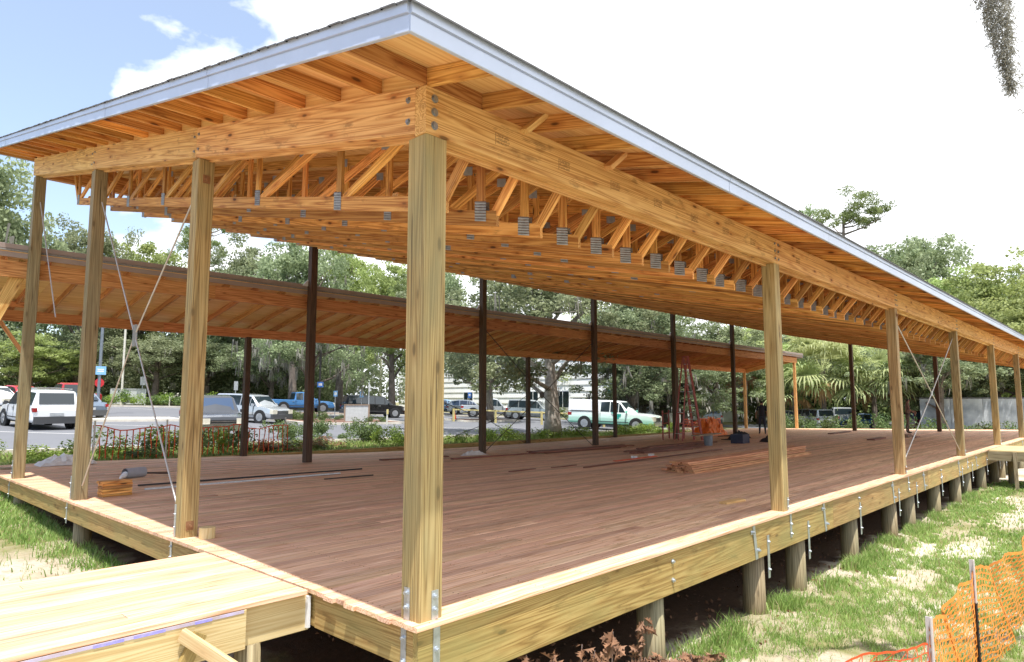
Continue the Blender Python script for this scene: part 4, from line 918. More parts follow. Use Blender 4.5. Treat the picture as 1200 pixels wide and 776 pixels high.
# ------------------------------------------------------------------ people
def person(label, x, y, rz, h, pose, cloth, trousers, skin, z=None, shirt_to=.82):
    z0 = deck_z(x, y) if z is None else z
    rt = thing('person', label, 'person', (x, y, z0), rz)
    s_ = h / 1.78; J = {}; E_ = []
    def j(n, p, r, par=None): J[n] = (Vector(p) * s_, r * s_, par)
    fw_ = pose.get('lean', 0)
    j('pelvis', (0, 0, .95), .135); j('waist', (.01 + fw_ * .3, 0, 1.10), .125, 'pelvis'); j('chest', (.0 + fw_ * .7, 0, 1.32), .15, 'waist'); j('neckb', (0 + fw_, 0, 1.48), .075, 'chest')
    j('neck', (.01 + fw_, 0, 1.55), .052, 'neckb'); j('head0', (.03 + fw_ * 1.1, 0, 1.62), .075, 'neck'); j('head1', (.025 + fw_ * 1.1, 0, 1.70), .092, 'head0'); j('head2', (.01 + fw_ * 1.1, 0, 1.765), .062, 'head1')
    for sd, q in ((1, 'l'), (-1, 'r')):
        st = pose.get('step', .06) * sd
        j('hip' + q, (0, .10 * sd, .90), .098, 'pelvis'); j('knee' + q, (st * .5 + .02, .12 * sd, .50), .062, 'hip' + q); j('calf' + q, (st - .02, .125 * sd, .34), .056, 'knee' + q)
        j('ankle' + q, (st - .02, .13 * sd, .085), .038, 'calf' + q); j('toe' + q, (st + .15, .15 * sd, .03), .032, 'ankle' + q)
        a = pose.get('arm' + q, (.06, -.02))
        j('sh' + q, (0 + fw_, .19 * sd, 1.43), .062, 'neckb'); j('el' + q, (fw_ + a[0] * .4, .26 * sd, 1.15), .045, 'sh' + q)
        wr = (fw_ + a[0] + .06, (.27 + a[1]) * sd, .92 + abs(a[0]) * .7); j('wr' + q, wr, .030, 'el' + q)
        j('palm' + q, (wr[0] + .02, wr[1], wr[2] - .07), .032, 'wr' + q)
        for k in range(4): j('f%d' % k + q, (wr[0] + .03 + .018 * (k - 1.5), wr[1] - .005 * sd, wr[2] - .15 - .008 * (1.5 - abs(k - 1.3))), .0095, 'palm' + q)
        j('th' + q, (wr[0] + .07, wr[1] - .02 * sd, wr[2] - .10), .011, 'palm' + q)
    names = list(J); me = bpy.data.meshes.new('body'); me.from_pydata([J[k][0] for k in names], [(names.index(J[k][2]), i) for i, k in enumerate(names) if J[k][2]], [])
    ob = bpy.data.objects.new('body', me); col.objects.link(ob)
    md = ob.modifiers.new('s', 'SKIN'); sv = me.skin_vertices[0].data
    for i, k in enumerate(names): sv[i].radius = (J[k][1], J[k][1])
    sv[0].use_root = True
    for k in ('chest', 'waist', 'pelvis'): i = names.index(k); sv[i].radius = (J[k][1] * 1.15, J[k][1] * .8)
    ob.modifiers.new('u', 'SUBSURF').levels = 1
    dg = bpy.context.evaluated_depsgraph_get(); m2 = bpy.data.meshes.new_from_object(ob.evaluated_get(dg)); bpy.data.objects.remove(ob)
    for mm in (skin, cloth, trousers, 'rubber', 'black_cloth'): m2.materials.append(MATS[mm])
    for p in m2.polygons:
        c = p.center / s_; side = abs(c.y)
        if c.z > 1.53: i_ = 0 if (c.z < 1.71 and c.x > fw_ * 1.1 + .0) else (4 if c.z > 1.62 else 0)
        elif c.z < .1: i_ = 3
        elif c.z < .98 and side < .235: i_ = 2
        elif side > .2 and c.z < 1.22: i_ = 0
        else: i_ = 1
        p.material_index = i_; p.use_smooth = True
    b_ = link('body', m2, rt)
    mb = MB()     # face: nose, eyes, mouth and ears
    hx = fw_ * 1.1 + .03
    mb.tube([Vector((hx + .08, 0, 1.675)) * s_, Vector((hx + .10, 0, 1.64)) * s_], [.008, .014], 6)
    for sd in (-1, 1): mb.tube([Vector((hx + .01, .088 * sd, 1.69)) * s_, Vector((hx + .01, .09 * sd, 1.64)) * s_], [.014, .010], 6)
    mb.build('face', skin, rt)
    mb = MB()
    for sd in (-1, 1): mb.tube([Vector((hx + .078, .032 * sd, 1.685)) * s_, Vector((hx + .088, .032 * sd, 1.685)) * s_], [.009, .006], 6)
    mb.tube([Vector((hx + .075, -.02, 1.615)) * s_, Vector((hx + .078, .02, 1.615)) * s_], .005, 5)
    mb.build('eyes_and_mouth', 'dark', rt)
    mb = MB()     # tool belt
    ring = [Vector((.150 * math.cos(a), .165 * math.sin(a), 1.0)) * s_ for a in np.linspace(0, 2 * math.pi, 17)]
    mb.tube(ring, .022 * s_, 6); mb.build('belt', 'black_cloth', rt)
    return rt
flat('skin_a', (0.30, 0.17, 0.11), 0.6); flat('skin_b', (0.22, 0.12, 0.08), 0.6)
flat('cloth_navy', (0.02, 0.022, 0.035), 0.9); flat('cloth_brown', (0.20, 0.13, 0.105), 0.9); flat('denim', (0.03, 0.035, 0.055), 0.9); flat('trouser_brown', (0.13, 0.095, 0.075), 0.9)
person('worker in dark shirt and dark trousers standing with back turned', 32.4, 11.2, R(30), 1.80, {'lean': .02, 'step': .07, 'arml': (.05, .02), 'armr': (.16, 0)}, 'cloth_navy', 'denim', 'skin_a')
person('worker in brown shirt half hidden behind the third front post', 35.6, 5.05, R(-70), 1.76, {'lean': .03, 'step': .05, 'arml': (.3, -.03), 'armr': (.2, 0)}, 'cloth_brown', 'trouser_brown', 'skin_b')

# ------------------------------------------------------------------ vehicles
def vehicle(name, label, kind, body, x, y, hd, Ln, Wd, Ht, glass='glass', low='p_plastic', topper=None, group=None, rack=False, fold=None):
    z = float(ground_z(x, y)) + .03
    hd = R(hd); c_, s_ = math.cos(hd), math.sin(hd)
    zf = float(ground_z(x + c_ * Ln / 3, y + s_ * Ln / 3)); zr = float(ground_z(x - c_ * Ln / 3, y - s_ * Ln / 3))
    rt = thing(name, label, {'suv': 'car', 'sedan': 'car', 'pickup': 'pickup truck', 'hatch': 'car'}[kind], (x, y, z), hd, group)
    rt.rotation_euler = (0, -math.atan2(zf - zr, Ln * 2 / 3), hd)
    a = Wd / 2; zb_ = .30 * Ht / 1.6 if kind != 'pickup' else .42
    # stations: x, belt z, top z (None = hood/deck at belt), half width
    if kind in ('suv',):
        b_ = .60 * Ht; S = [(-.50, b_ * .80, None, .90), (-.485, b_, None, .97), (-.455, b_ * 1.01, .985 * Ht, .99), (-.25, b_, Ht, 1), (-.03, b_ * .985, Ht, 1), (.13, b_ * .97, .965 * Ht, 1), (.27, b_ * .97, None, .99), (.42, b_ * .90, None, .97), (.485, b_ * .80, None, .90), (.50, b_ * .60, None, .84)]
        G_ = [2, 3, 4, 5]; cowl = 6; rearg = 1
    elif kind == 'hatch':
        b_ = .60 * Ht; S = [(-.50, b_ * .7, None, .88), (-.48, b_ * .97, None, .94), (-.38, b_ * 1.0, .92 * Ht, .97), (-.2, b_, Ht, 1), (-.02, b_ * .98, Ht, 1), (.10, b_ * .96, .95 * Ht, 1), (.28, b_ * .95, None, .99), (.42, b_ * .84, None, .96), (.485, b_ * .70, None, .90), (.50, b_ * .50, None, .84)]
        G_ = [2, 3, 4, 5]; cowl = 6; rearg = 1
    elif kind == 'sedan':
        b_ = .62 * Ht; S = [(-.50, b_ * .8, None, .88), (-.47, b_ * 1.02, None, .95), (-.35, b_ * 1.05, None, .97), (-.20, b_, .97 * Ht, 1), (-.05, b_ * .98, Ht, 1), (.07, b_ * .96, .965 * Ht, 1), (.24, b_ * .95, None, .99), (.40, b_ * .86, None, .96), (.48, b_ * .74, None, .90), (.50, b_ * .5, None, .84)]
        G_ = [3, 4, 5]; cowl = 6; rearg = 2
    else:
        b_ = .60 * Ht; S = [(-.50, b_, None, .97), (-.30, b_, None, .99), (-.135, b_, None, .99), (-.115, b_ * 1.0, .975 * Ht, 1), (.0, b_ * .99, Ht, 1), (.10, b_ * .985, .97 * Ht, 1), (.215, b_ * .98, None, 1), (.40, b_ * .93, None, .99), (.485, b_ * .86, None, .95), (.50, b_ * .66, None, .92)]
        G_ = [3, 4, 5]; cowl = 6; rearg = 2
    ring = []
    for (sx, bz, tz, hw) in S:
        w_ = a * hw; base = [(w_ * .93, zb_), (w_ * .995, zb_ + .10), (w_, (zb_ + bz) / 2), (w_ * .965, bz)]
        top = [(w_ * .80, tz - .07), (w_ * .70, tz - .012), (0, tz)] if tz else [(w_ * .90, bz + .012), (w_ * .60, bz + .03), (0, bz + .04)]
        ring.append([(sx * Ln, q, z_) for q, z_ in base + top])
    mb = MB()
    vs = []
    for r_ in ring: vs += r_ + [(p[0], -p[1], p[2]) for p in r_[:-1][::-1]]
    k = 13; fs = []
    for i in range(len(S) - 1):
        for j in range(k - 1): fs.append((i * k + j, (i + 1) * k + j, (i + 1) * k + j + 1, i * k + j + 1))
        fs.append((i * k + k - 1, (i + 1) * k + k - 1, (i + 1) * k, i * k))
    fs += [tuple(range(k)), tuple(range((len(S) - 1) * k, len(S) * k))[::-1]]
    mb.add(vs, fs); bo = mb.build('body', body, rt, origin=(0, 0, 0))
    md = bo.data; 
    for p in md.polygons: p.use_smooth = False
    bv = bo.modifiers.new('bevel', 'BEVEL'); bv.width = .03; bv.segments = 2; bv.limit_method = 'ANGLE'; bv.angle_limit = R(18)
    def pane(nm, q, inset=.10, off=.014, mm=glass):
        q = [Vector(v) for v in q]; c = sum(q, Vector()) / 4; n_ = (q[1] - q[0]).cross(q[2] - q[0]).normalized()
        if n_.dot(c - Vector((0, 0, Ht * .5))) < 0: n_ = -n_
        w1 = [v.lerp(c, inset) + n_ * off for v in q]; w2 = [v - n_ * .012 for v in w1]
        MB().add(w1 + w2, [(0, 1, 2, 3), (7, 6, 5, 4), (0, 4, 5, 1), (1, 5, 6, 2), (2, 6, 7, 3), (3, 7, 4, 0)]).build(nm, mm, rt)
    for sd in (1, -1):
        m_ = lambda p: (p[0], p[1] * sd, p[2])
        for i, i2 in zip(G_[:-1], G_[1:]): pane('side_window', [m_(ring[i][3]), m_(ring[i2][3]), m_(ring[i2][4]), m_(ring[i][4])], .09)
        i = G_[-1]; pane('quarter_window', [m_(ring[i][3]), m_(Vector(ring[i][3]).lerp(Vector(ring[cowl][3]), .75)), m_(Vector(ring[i][4]).lerp(Vector(ring[cowl][4]), .22)), m_(ring[i][4])], .12)
        # lights
        hz_ = S[-3][1]
        MB().box(Ln * .455, Ln * .506, sd * a * .52 if sd > 0 else -a * .93, sd * a * .93 if sd > 0 else -a * .52, hz_ * .64, hz_ * .90).build('headlight', 'lamp_clear', rt)
        rz_ = S[1][1]
        MB().box(-Ln * .507, -Ln * .46, min(sd * a * .80, sd * a * .965), max(sd * a * .80, sd * a * .965), rz_ * .76, rz_ * .93).build('taillight', 'lamp_red', rt)
        MB().lum((Ln * .20, sd * a * 1.0, b_ + .05), (Ln * .20, sd * a * 1.16, b_ + .08), .10, .13).build('mirror', body if body != 'p_white' else 'p_plastic', rt)
        for dx_ in ((.195, .02, -.15) if kind != 'pickup' else (.19, .045, -.11, -.125)):
            MB().box(Ln * dx_ - .006, Ln * dx_ + .006, sd * a * .996 - .009, sd * a * .996 + .009, zb_ + .12, b_ * .97).build('door_seam', 'dark', rt)
        MB().lum((-Ln * .28, sd * a * 1.0, zb_ + .16), (Ln * .22, sd * a * 1.0, zb_ + .16), .014, .05).build('sill_trim', low, rt)
        for dx_ in (.03, -.17):
            MB().box(Ln * dx_, Ln * dx_ + .16, sd * a * 1.002 - .012, sd * a * 1.002 + .012, b_ * .86, b_ * .86 + .03).build('door_handle', 'chrome', rt)
    i = G_[-1]; A, B = ring[i], ring[cowl]
    ws = [(B[4][0] - .06, B[4][1] * .86, B[4][2] + .02), (B[4][0] - .06, -B[4][1] * .86, B[4][2] + .02), (A[5][0] + .05, -A[5][1] * 1.04, A[5][2] - .06), (A[5][0] + .05, A[5][1] * 1.04, A[5][2] - .06)]
    pane('windscreen', ws, .03, .03)
    i = G_[0]; A, B = ring[i], ring[rearg]
    rg = [(B[4][0], B[4][1] * .86, B[4][2] + .06), (B[4][0], -B[4][1] * .86, B[4][2] + .06), (A[5][0], -A[5][1] * 1.06, A[5][2] - .08), (A[5][0], A[5][1] * 1.06, A[5][2] - .08)]
    if not topper: pane('rear_window', rg, .04, .02)
    MB().box(Ln * .47, Ln * .512, -a * .92, a * .92, zb_ - .04, zb_ + .24).build('front_bumper', 'chrome' if kind == 'pickup' else low, rt)
    MB().box(-Ln * .515, -Ln * .475, -a * .92, a * .92, zb_ - .04, zb_ + .26).build('rear_bumper', 'chrome' if kind == 'pickup' else low, rt)
    hz_ = S[-3][1]
    MB().box(Ln * .484, Ln * .507, -a * .50, a * .50, hz_ * .55, hz_ * .84).build('grille', 'dark', rt)
    for zz in (.62, .70, .78): MB().box(Ln * .505, Ln * .512, -a * .48, a * .48, hz_ * zz - .012, hz_ * zz + .012).build('grille_bar', 'chrome', rt)
    MB().box(-Ln * .506, -Ln * .49, -.26, .26, b_ * .60, b_ * .60 + .13).build('number_plate', 'sign_back', rt)
    MB().box(-Ln * .3, Ln * .3, -a * .8, a * .8, zb_ - .08, zb_ + .12).build('underside', 'dark', rt)
    wr = {'suv': .36, 'sedan': .32, 'hatch': .32, 'pickup': .41}[kind]
    for sx in (-.30, .305):
        for sd in (1, -1):
            y0 = sd * (a - .20)
            MB().cyl((sx * Ln, min(sd * (a - .06), sd * (a + .006)), wr), wr * 1.18, .066, 18, 'y').build('wheel_arch', 'dark', rt)
            wh = MB().cyl((sx * Ln, y0 if sd > 0 else y0 - .0 - .0, wr), wr, .215 if sd > 0 else -.215, 20, 'y').build('wheel', 'rubber', rt, origin=(sx * Ln, y0, wr))
            rm = MB()
            c0 = Vector((sx * Ln, y0 + sd * .21, wr)); n_ = Vector((0, sd, 0))
            rm.tube([c0, c0 + n_ * .012], wr * .64, 18)
            for q in range(5):
                an = q * 2 * math.pi / 5; dv = Vector((math.cos(an), 0, math.sin(an)))
                rm.lum(c0 + n_ * .018 + dv * .03, c0 + n_ * .018 + dv * wr * .6, .05, .012, up=n_)
            r_ = rm.build('rim', 'rim', wh, origin=(sx * Ln, y0, wr)); r_.location = (0, 0, 0)
    if rack:
        for sd in (1, -1): MB().tube([(-Ln * .40, sd * a * .72, Ht + .05), (Ln * .08, sd * a * .72, Ht + .05)], .022, 6).build('roof_rail', 'chrome', rt)
        for q in (-.3, -.05): MB().lum((Ln * q, -a * .72, Ht + .06), (Ln * q, a * .72, Ht + .06), .05, .03).build('roof_rail', 'chrome', rt)
    if kind == 'pickup':
        if not topper:
            MB().box(-Ln * .485, -Ln * .145, -a * .82, a * .82, b_ + .046, b_ + .052).build('cargo_bed', 'dark', rt)
        else:
            t1 = Ht * .99; mb = MB(); q = []
            for xx_ in (-Ln * .5, -Ln * .125):
                q += [(xx_, -a * .96, b_ + .02), (xx_, a * .96, b_ + .02), (xx_, a * .86, t1 - .05), (xx_, a * .78, t1), (xx_, -a * .78, t1), (xx_, -a * .86, t1 - .05)]
            mb.add(q, [(0, 1, 2, 3, 4, 5), (11, 10, 9, 8, 7, 6)] + [(i, i + 6, (i + 1) % 6 + 6, (i + 1) % 6) for i in range(6)]); mb.build('bed_cover', topper, rt)
            for sd in (1, -1): MB().box(-Ln * .47, -Ln * .15, sd * a * .975 - .012, sd * a * .975 + .012, b_ + .03, b_ + .06).build('trim_strip', 'dark', rt)
            for q in range(2): MB().lum((-Ln * .46 + q * Ln * .28, -a * .8, t1 + .06), (-Ln * .46 + q * Ln * .28, a * .8, t1 + .06), .05, .05).build('roof_rail', 'chrome', rt)
            for sd in (1, -1):
                ys_ = sorted((sd * (a + .004), sd * (a + .009)))
                mb = MB()
                for (px_, pz_, w_, h_) in ((.30, 1.0, .50, .10), (.42, .90, .34, .14), (.50, .78, .16, .16), (.12, 1.10, .26, .08)): mb.box(px_, px_ + w_, ys_[0], ys_[1], pz_, pz_ + h_, rot=0)
                mb.build('door_emblem', 'teal', rt)
    return rt
V_ = vehicle
V_('parked_car', 'white compact suv with roof rails seen from behind at left', 'suv', 'p_white', 4.4, 32.2, 96, 4.25, 1.84, 1.69, rack=True)
V_('parked_car', 'white car cut by the left photo edge behind the white suv', 'suv', 'p_white', 5.6, 51.0, -60, 4.4, 1.8, 1.5)
V_('parked_car', 'small red car behind the white suv at the far left', 'hatch', 'p_red', 8.7, 58.5, -75, 4.2, 1.75, 1.45)
V_('parked_car', 'dark blue sedan between the white suv and an end post', 'sedan', 'p_slate', 7.6, 39.8, 95, 4.7, 1.84, 1.45)
V_('pickup_truck', 'bright red pickup truck behind the dark blue sedan', 'pickup', 'p_red', 10.6, 52.8, 95, 5.6, 2.0, 1.85)
V_('pickup_truck', 'charcoal grey pickup facing the deck behind the mesh fence', 'pickup', 'p_charcoal', 9.15, 25.3, 257, 5.2, 1.88, 1.74, glass='glass_blue', low='p_charcoal')
V_('parked_car', 'silver suv with black bumper facing the deck right of the charcoal pickup', 'suv', 'p_silver', 15.6, 35.0, 292, 4.5, 1.82, 1.65)
V_('pickup_truck', 'bright blue pickup truck parked sideways behind a tree trunk', 'pickup', 'p_blue', 26.5, 48.8, -15, 5.4, 1.95, 1.75)
V_('parked_car', 'black suv parked sideways behind the grey board sign', 'suv', 'p_black', 28.0, 40.3, -20, 4.8, 1.9, 1.7)
V_('parked_car', 'small blue car in front of the white building', 'hatch', 'p_lightblue', 43.3, 49.2, -25, 4.2, 1.75, 1.45, glass='glass_blue')
V_('parked_car', 'silver blue hatchback in front of the white building', 'hatch', 'p_silver', 43.3, 46.0, -35, 4.3, 1.78, 1.5, glass='glass_blue')
V_('pickup_truck', 'silver pickup behind the yellow rail and a small tree', 'pickup', 'p_silver', 40.0, 39.3, -45, 5.3, 1.95, 1.78)
V_('parked_car', 'pale grey boxy car with dark windows behind the yellow rail', 'suv', 'p_grey', 41.0, 35.2, -60, 4.3, 1.8, 1.75)
V_('pickup_truck', 'white and mint green pickup with bed cover and teal door emblem', 'pickup', 'p_mint', 34.6, 22.2, -75, 5.9, 2.02, 1.98, topper='p_white')
V_('parked_car', 'white car with blue tinted glass in the right rear lot', 'hatch', 'p_white', 58.3, 19.6, 60, 4.3, 1.8, 1.5, glass='glass_blue')
V_('parked_car', 'white suv with bright red taillight near the slim end posts', 'suv', 'p_silver', 57.0, 17.4, 55, 4.6, 1.85, 1.7)
V_('pickup_truck', 'silver pickup with its tailgate towards the deck by the palms', 'pickup', 'p_silver', 64.8, 17.2, 30, 5.6, 2.0, 1.85)
V_('parked_car', 'low blue car under the palm fronds behind the shrubs', 'sedan', 'p_blue', 61.5, 14.1, 70, 4.5, 1.8, 1.4)
V_('parked_car', 'dark maroon suv behind the crossed brace rods at right', 'suv', 'p_maroon', 59.5, 9.7, 120, 4.8, 1.95, 1.8)
V_('parked_car', 'grey car parked behind the orange netting and ladder', 'suv', 'p_grey', 52.0, 24.5, 40, 4.5, 1.85, 1.6)

# ------------------------------------------------------------------ street furniture, building, wall
def pole(name, label, cat, x, y, h, r, mm, sign=None, r2=None):
    z = float(ground_z(x, y)); t = thing(name, label, cat, (x, y, z))
    MB().tube([(0, 0, -.1), (0, 0, h)], [r, r2 or r], 10).build('pole', mm, t)
    if sign:
        sm_, sw, sh, sz = sign; d = Vector((CAM.x - x, CAM.y - y, 0)).normalized()
        a = math.atan2(d.y, d.x) + .35
        if sm_ == 'sign_red':
            pts = [(math.cos(q) * sw / 2, math.sin(q) * sw / 2) for q in np.linspace(R(22.5), R(22.5 + 315), 8)]
        else: pts = [(-sw / 2, -sh / 2), (sw / 2, -sh / 2), (sw / 2, sh / 2), (-sw / 2, sh / 2)]
        mb = MB(); n_ = Vector((math.cos(a), math.sin(a), 0)); sd = Vector((-n_.y, n_.x, 0)); k = len(pts)
        vs = [n_ * (r + .02) + sd * p + Vector((0, 0, sz + q)) for p, q in pts] + [n_ * (r + .005) + sd * p + Vector((0, 0, sz + q)) for p, q in pts]
        mb.add(vs, [tuple(range(k)), tuple(range(k, 2 * k))[::-1]] + [(i, (i + 1) % k, k + (i + 1) % k, k + i) for i in range(k)])
        mb.build('sign_plate', sm_, t)
        if sm_ in ('sign_blue', 'sign_sky'):
            b2 = MB()
            for q in (-.12, .1): 
                vs = [n_ * (r + .024) + sd * p + Vector((0, 0, sz + z_)) for p, z_ in ((-sw * .3, q * sh - .03), (sw * .3, q * sh - .03), (sw * .3, q * sh + .05), (-sw * .3, q * sh + .05))]
                b2.add(vs, [(0, 1, 2, 3)])
            b2.build('sign_lettering', 'plastic_white', t)
    return t
t = pole('lamp_post', 'tall grey lamp post with blue sign left of the crossed rods', 'lamp post', 9.8, 43.5, 9.6, .09, 'grey_pole', ('sign_sky', .62, .52, 2.75))
MB().box(-.1, .9, -.2, .2, 9.5, 9.75).build('lamp_head', 'grey_pole', t)
pole('stop_sign', 'red stop sign at the far side of the lot', 'stop sign', 13.8, 58.2, 2.2, .03, 'grey_pole', ('sign_red', .75, .75, 1.9))
pole('sign_post', 'pale sign on a post above the green hedge, left of the tree trunk', 'sign', 18.3, 62.0, 2.6, .035, 'sign_back', ('sign_back', .45, .75, 2.2))
pole('marker_post', 'short post with orange top at the hedge end', 'post', 19.2, 57.9, 1.0, .05, 'pale_pole', None)
pole('marker_post', 'pale timber pole standing in the trees behind the crossed rods', 'pole', 16.2, 60.5, 6.8, .09, 'pale_pole')
pole('utility_pole', 'white pole rising out of the black suv roof line', 'pole', 41.4, 58.0, 7.6, .14, 'pale_pole')
pole('sign_post', 'dark post with blue sign right of the leaning tree trunk', 'sign', 21.4, 37.2, 7.6, .07, 'rod_dark', ('sign_blue', .42, .36, 2.4))
pole('sign_post', 'small blue and white sign on a post left of the grey board', 'sign', 23.5, 38.6, 1.9, .03, 'sign_back', ('sign_sky', .3, .42, 1.8))
pole('sign_post', 'blue and white sign behind the grey board', 'sign', 26.0, 39.0, 2.0, .03, 'sign_back', ('sign_sky', .3, .45, 1.8))
pole('sign_post', 'tall thin steel sign post at the rear of the black suv', 'sign', 23.6, 34.6, 2.7, .035, 'sign_back', ('grey_box', .12, .5, 2.3))
pole('marker_post', 'white marker post with yellow top before the black suv', 'post', 22.2, 30.6, 1.0, .05, 'pale_pole', ('yellow', .12, .3, .85))
pole('sign_post', 'blue parking sign in front of the white building', 'sign', 38.5, 40.5, 2.3, .03, 'sign_back', ('sign_blue', .35, .5, 2.0))
pole('sign_post', 'blue parking sign above the mint pickup roof', 'sign', 43.5, 26.0, 3.0, .03, 'sign_back', ('sign_blue', .4, .75, 2.75))
pole('sign_post', 'narrow pale sign between the two facing cars', 'sign', 23.8, 55.3, 2.5, .035, 'sign_back', ('sign_back', .35, .8, 2.1))
tag(MB().tube([(0, 0, .02), (0, 0, .72)], [.17, .03], 12).box(-.22, .22, -.22, .22, 0, .03).build('traffic_cone', 'orange_red', origin=(0, 0, 0)), 'small orange red cone on the asphalt before the building', 'cone').location = (31.4, 34.6, float(ground_z(31.4, 34.6)) + .04)
def cabinet(label, cat, x, y, sx, sy, h, mm, rz, frame=None):
    t = thing('utility_box', label, cat, (x, y, float(ground_z(x, y)) + .1), R(rz))
    MB().box(-sx / 2, sx / 2, -sy / 2, sy / 2, 0, h).build('cabinet', mm, t); MB().box(-sx / 2 - .04, sx / 2 + .04, -sy / 2 - .04, sy / 2 + .04, h, h + .06).build('lid', frame or mm, t)
    for s_ in (-1, 1): MB().box(s_ * sx / 2 - .05, s_ * sx / 2 + .05, -sy / 2 - .03, sy / 2 + .03, -.1, h - .01).build('side_frame', frame or mm, t)
cabinet('grey utility cabinet in the green hedge beyond the lot', 'cabinet', 17.0, 61.5, 2.6, 1.2, 1.3, 'grey_box', -14)
cabinet('grey board sign in brown frame before the black suv', 'cabinet', 21.6, 33.0, 1.5, .3, 1.05, 'grey_box', -35, 'brown_box')
t = thing('guard_rail', 'long yellow rail on wooden posts in front of the white building', 'rail', (0, 0, 0))
rp = [(30.6, 33.8), (32.6, 31.4), (34.6, 28.6), (36.2, 26.2), (37.2, 24.9)]
for a, b_ in zip(rp[:-1], rp[1:]):
    MB().lum((*a, float(ground_z(*a)) + .92), (*b_, float(ground_z(*b_)) + .92), .04, .10).build('rail', 'yellow', t)
for a in rp: MB().lum((*a, float(ground_z(*a)) - .1), (*a, float(ground_z(*a)) + 1.0), .12, .12, up=(1, 0, 0)).build('rail_post', 'yellow', t)
# white building
bl = thing('building', 'long white sided building behind the trees and parked cars', 'building', (49.5, 45, 0)); bl.location = (0, 0, 0)
bx0, by0, by1, bz0, bz1 = 50.0, 28.5, 66.0, -1.2, 7.2
MB().box(bx0 + .05, bx0 + 22, by0, by1, bz0, bz1).build('wall_core', 'white_wall', bl)
k = 0; z = bz0
wins = [(31.0, 32.1, .2, 2.6), (38.2, 39.7, .9, 2.5), (42.3, 43.6, .9, 2.5), (52.2, 53.6, 1.0, 2.5), (60, 61.4, 1.0, 2.5)]
while z < bz1:
    z1 = min(z + .62, bz1)
    MB().add([(bx0 - .02, by0, z), (bx0 - .02, by1, z), (bx0 + .045, by1, z1 - .012), (bx0 + .045, by0, z1 - .012), (bx0 + .049, by0, z), (bx0 + .049, by1, z), (bx0 + .049, by1, z1 - .012), (bx0 + .049, by0, z1 - .012)],
             [(0, 3, 2, 1), (0, 1, 5, 4), (3, 7, 6, 2), (0, 4, 7, 3), (1, 2, 6, 5)]).build('siding_board', 'white_wall', bl); z = z1
for a, b_, c_, d_ in wins:
    fr = MB().box(bx0 - .06, bx0 + .03, a - .1, b_ + .1, c_ - .1, d_ + .1).build('window', 'white_wall', bl)
    g_ = MB().box(bx0 - .085, bx0 - .055, a, b_, c_, d_).build('pane', 'glass', fr, origin=(0, 0, 0)); g_.location = -fr.location
    for q in (.5,):
        y_ = a + (b_ - a) * q; g2 = MB().box(bx0 - .10, bx0 - .083, y_ - .03, y_ + .03, c_, d_).build('mullion', 'white_wall', fr, origin=(0, 0, 0)); g2.location = -fr.location
MB().box(bx0 - .25, bx0 + 23, by0 - .6, by1 + .5, bz1, bz1 + .25).build('roof', 'white_wall', bl)
sg = MB().box(bx0 - .12, bx0 - .055, 28.9, 33.4, 2.25, 2.85).build('sign_board', 'teal', bl)
mb = MB()
for q in range(11): mb.box(bx0 - .135, bx0 - .118, 29.1 + q * .38, 29.1 + q * .38 + random.uniform(.1, .26), 2.42, 2.68)
mb.build('sign_lettering', 'plastic_white', bl)
# weathered concrete wall at far right
wl = thing('concrete_wall', 'weathered pale concrete wall behind the far right posts', 'wall', (0, 0, 0))
flat('old_wall', (0.30, 0.33, 0.36), 0.9, 0, 0.25, .55, bump=.3, c2=(0.66, 0.68, 0.68))
for k in range(6):
    a = Vector((58.0 + k * .1, 9.2 - 2.05 * k, 0)); b_ = Vector((58.0 + (k + 1) * .1, 9.2 - 2.05 * (k + 1) + .02, 0))
    a.z = b_.z = .0
    MB().lum(a + Vector((0, 0, .15)), b_ + Vector((0, 0, .15)), .2, 3.1).build('wall_panel', 'old_wall', wl)
MB().lum((58.0, 9.2, 1.75), (58.6, -3.1, 1.75), .28, .10).build('coping', 'shingle', wl)

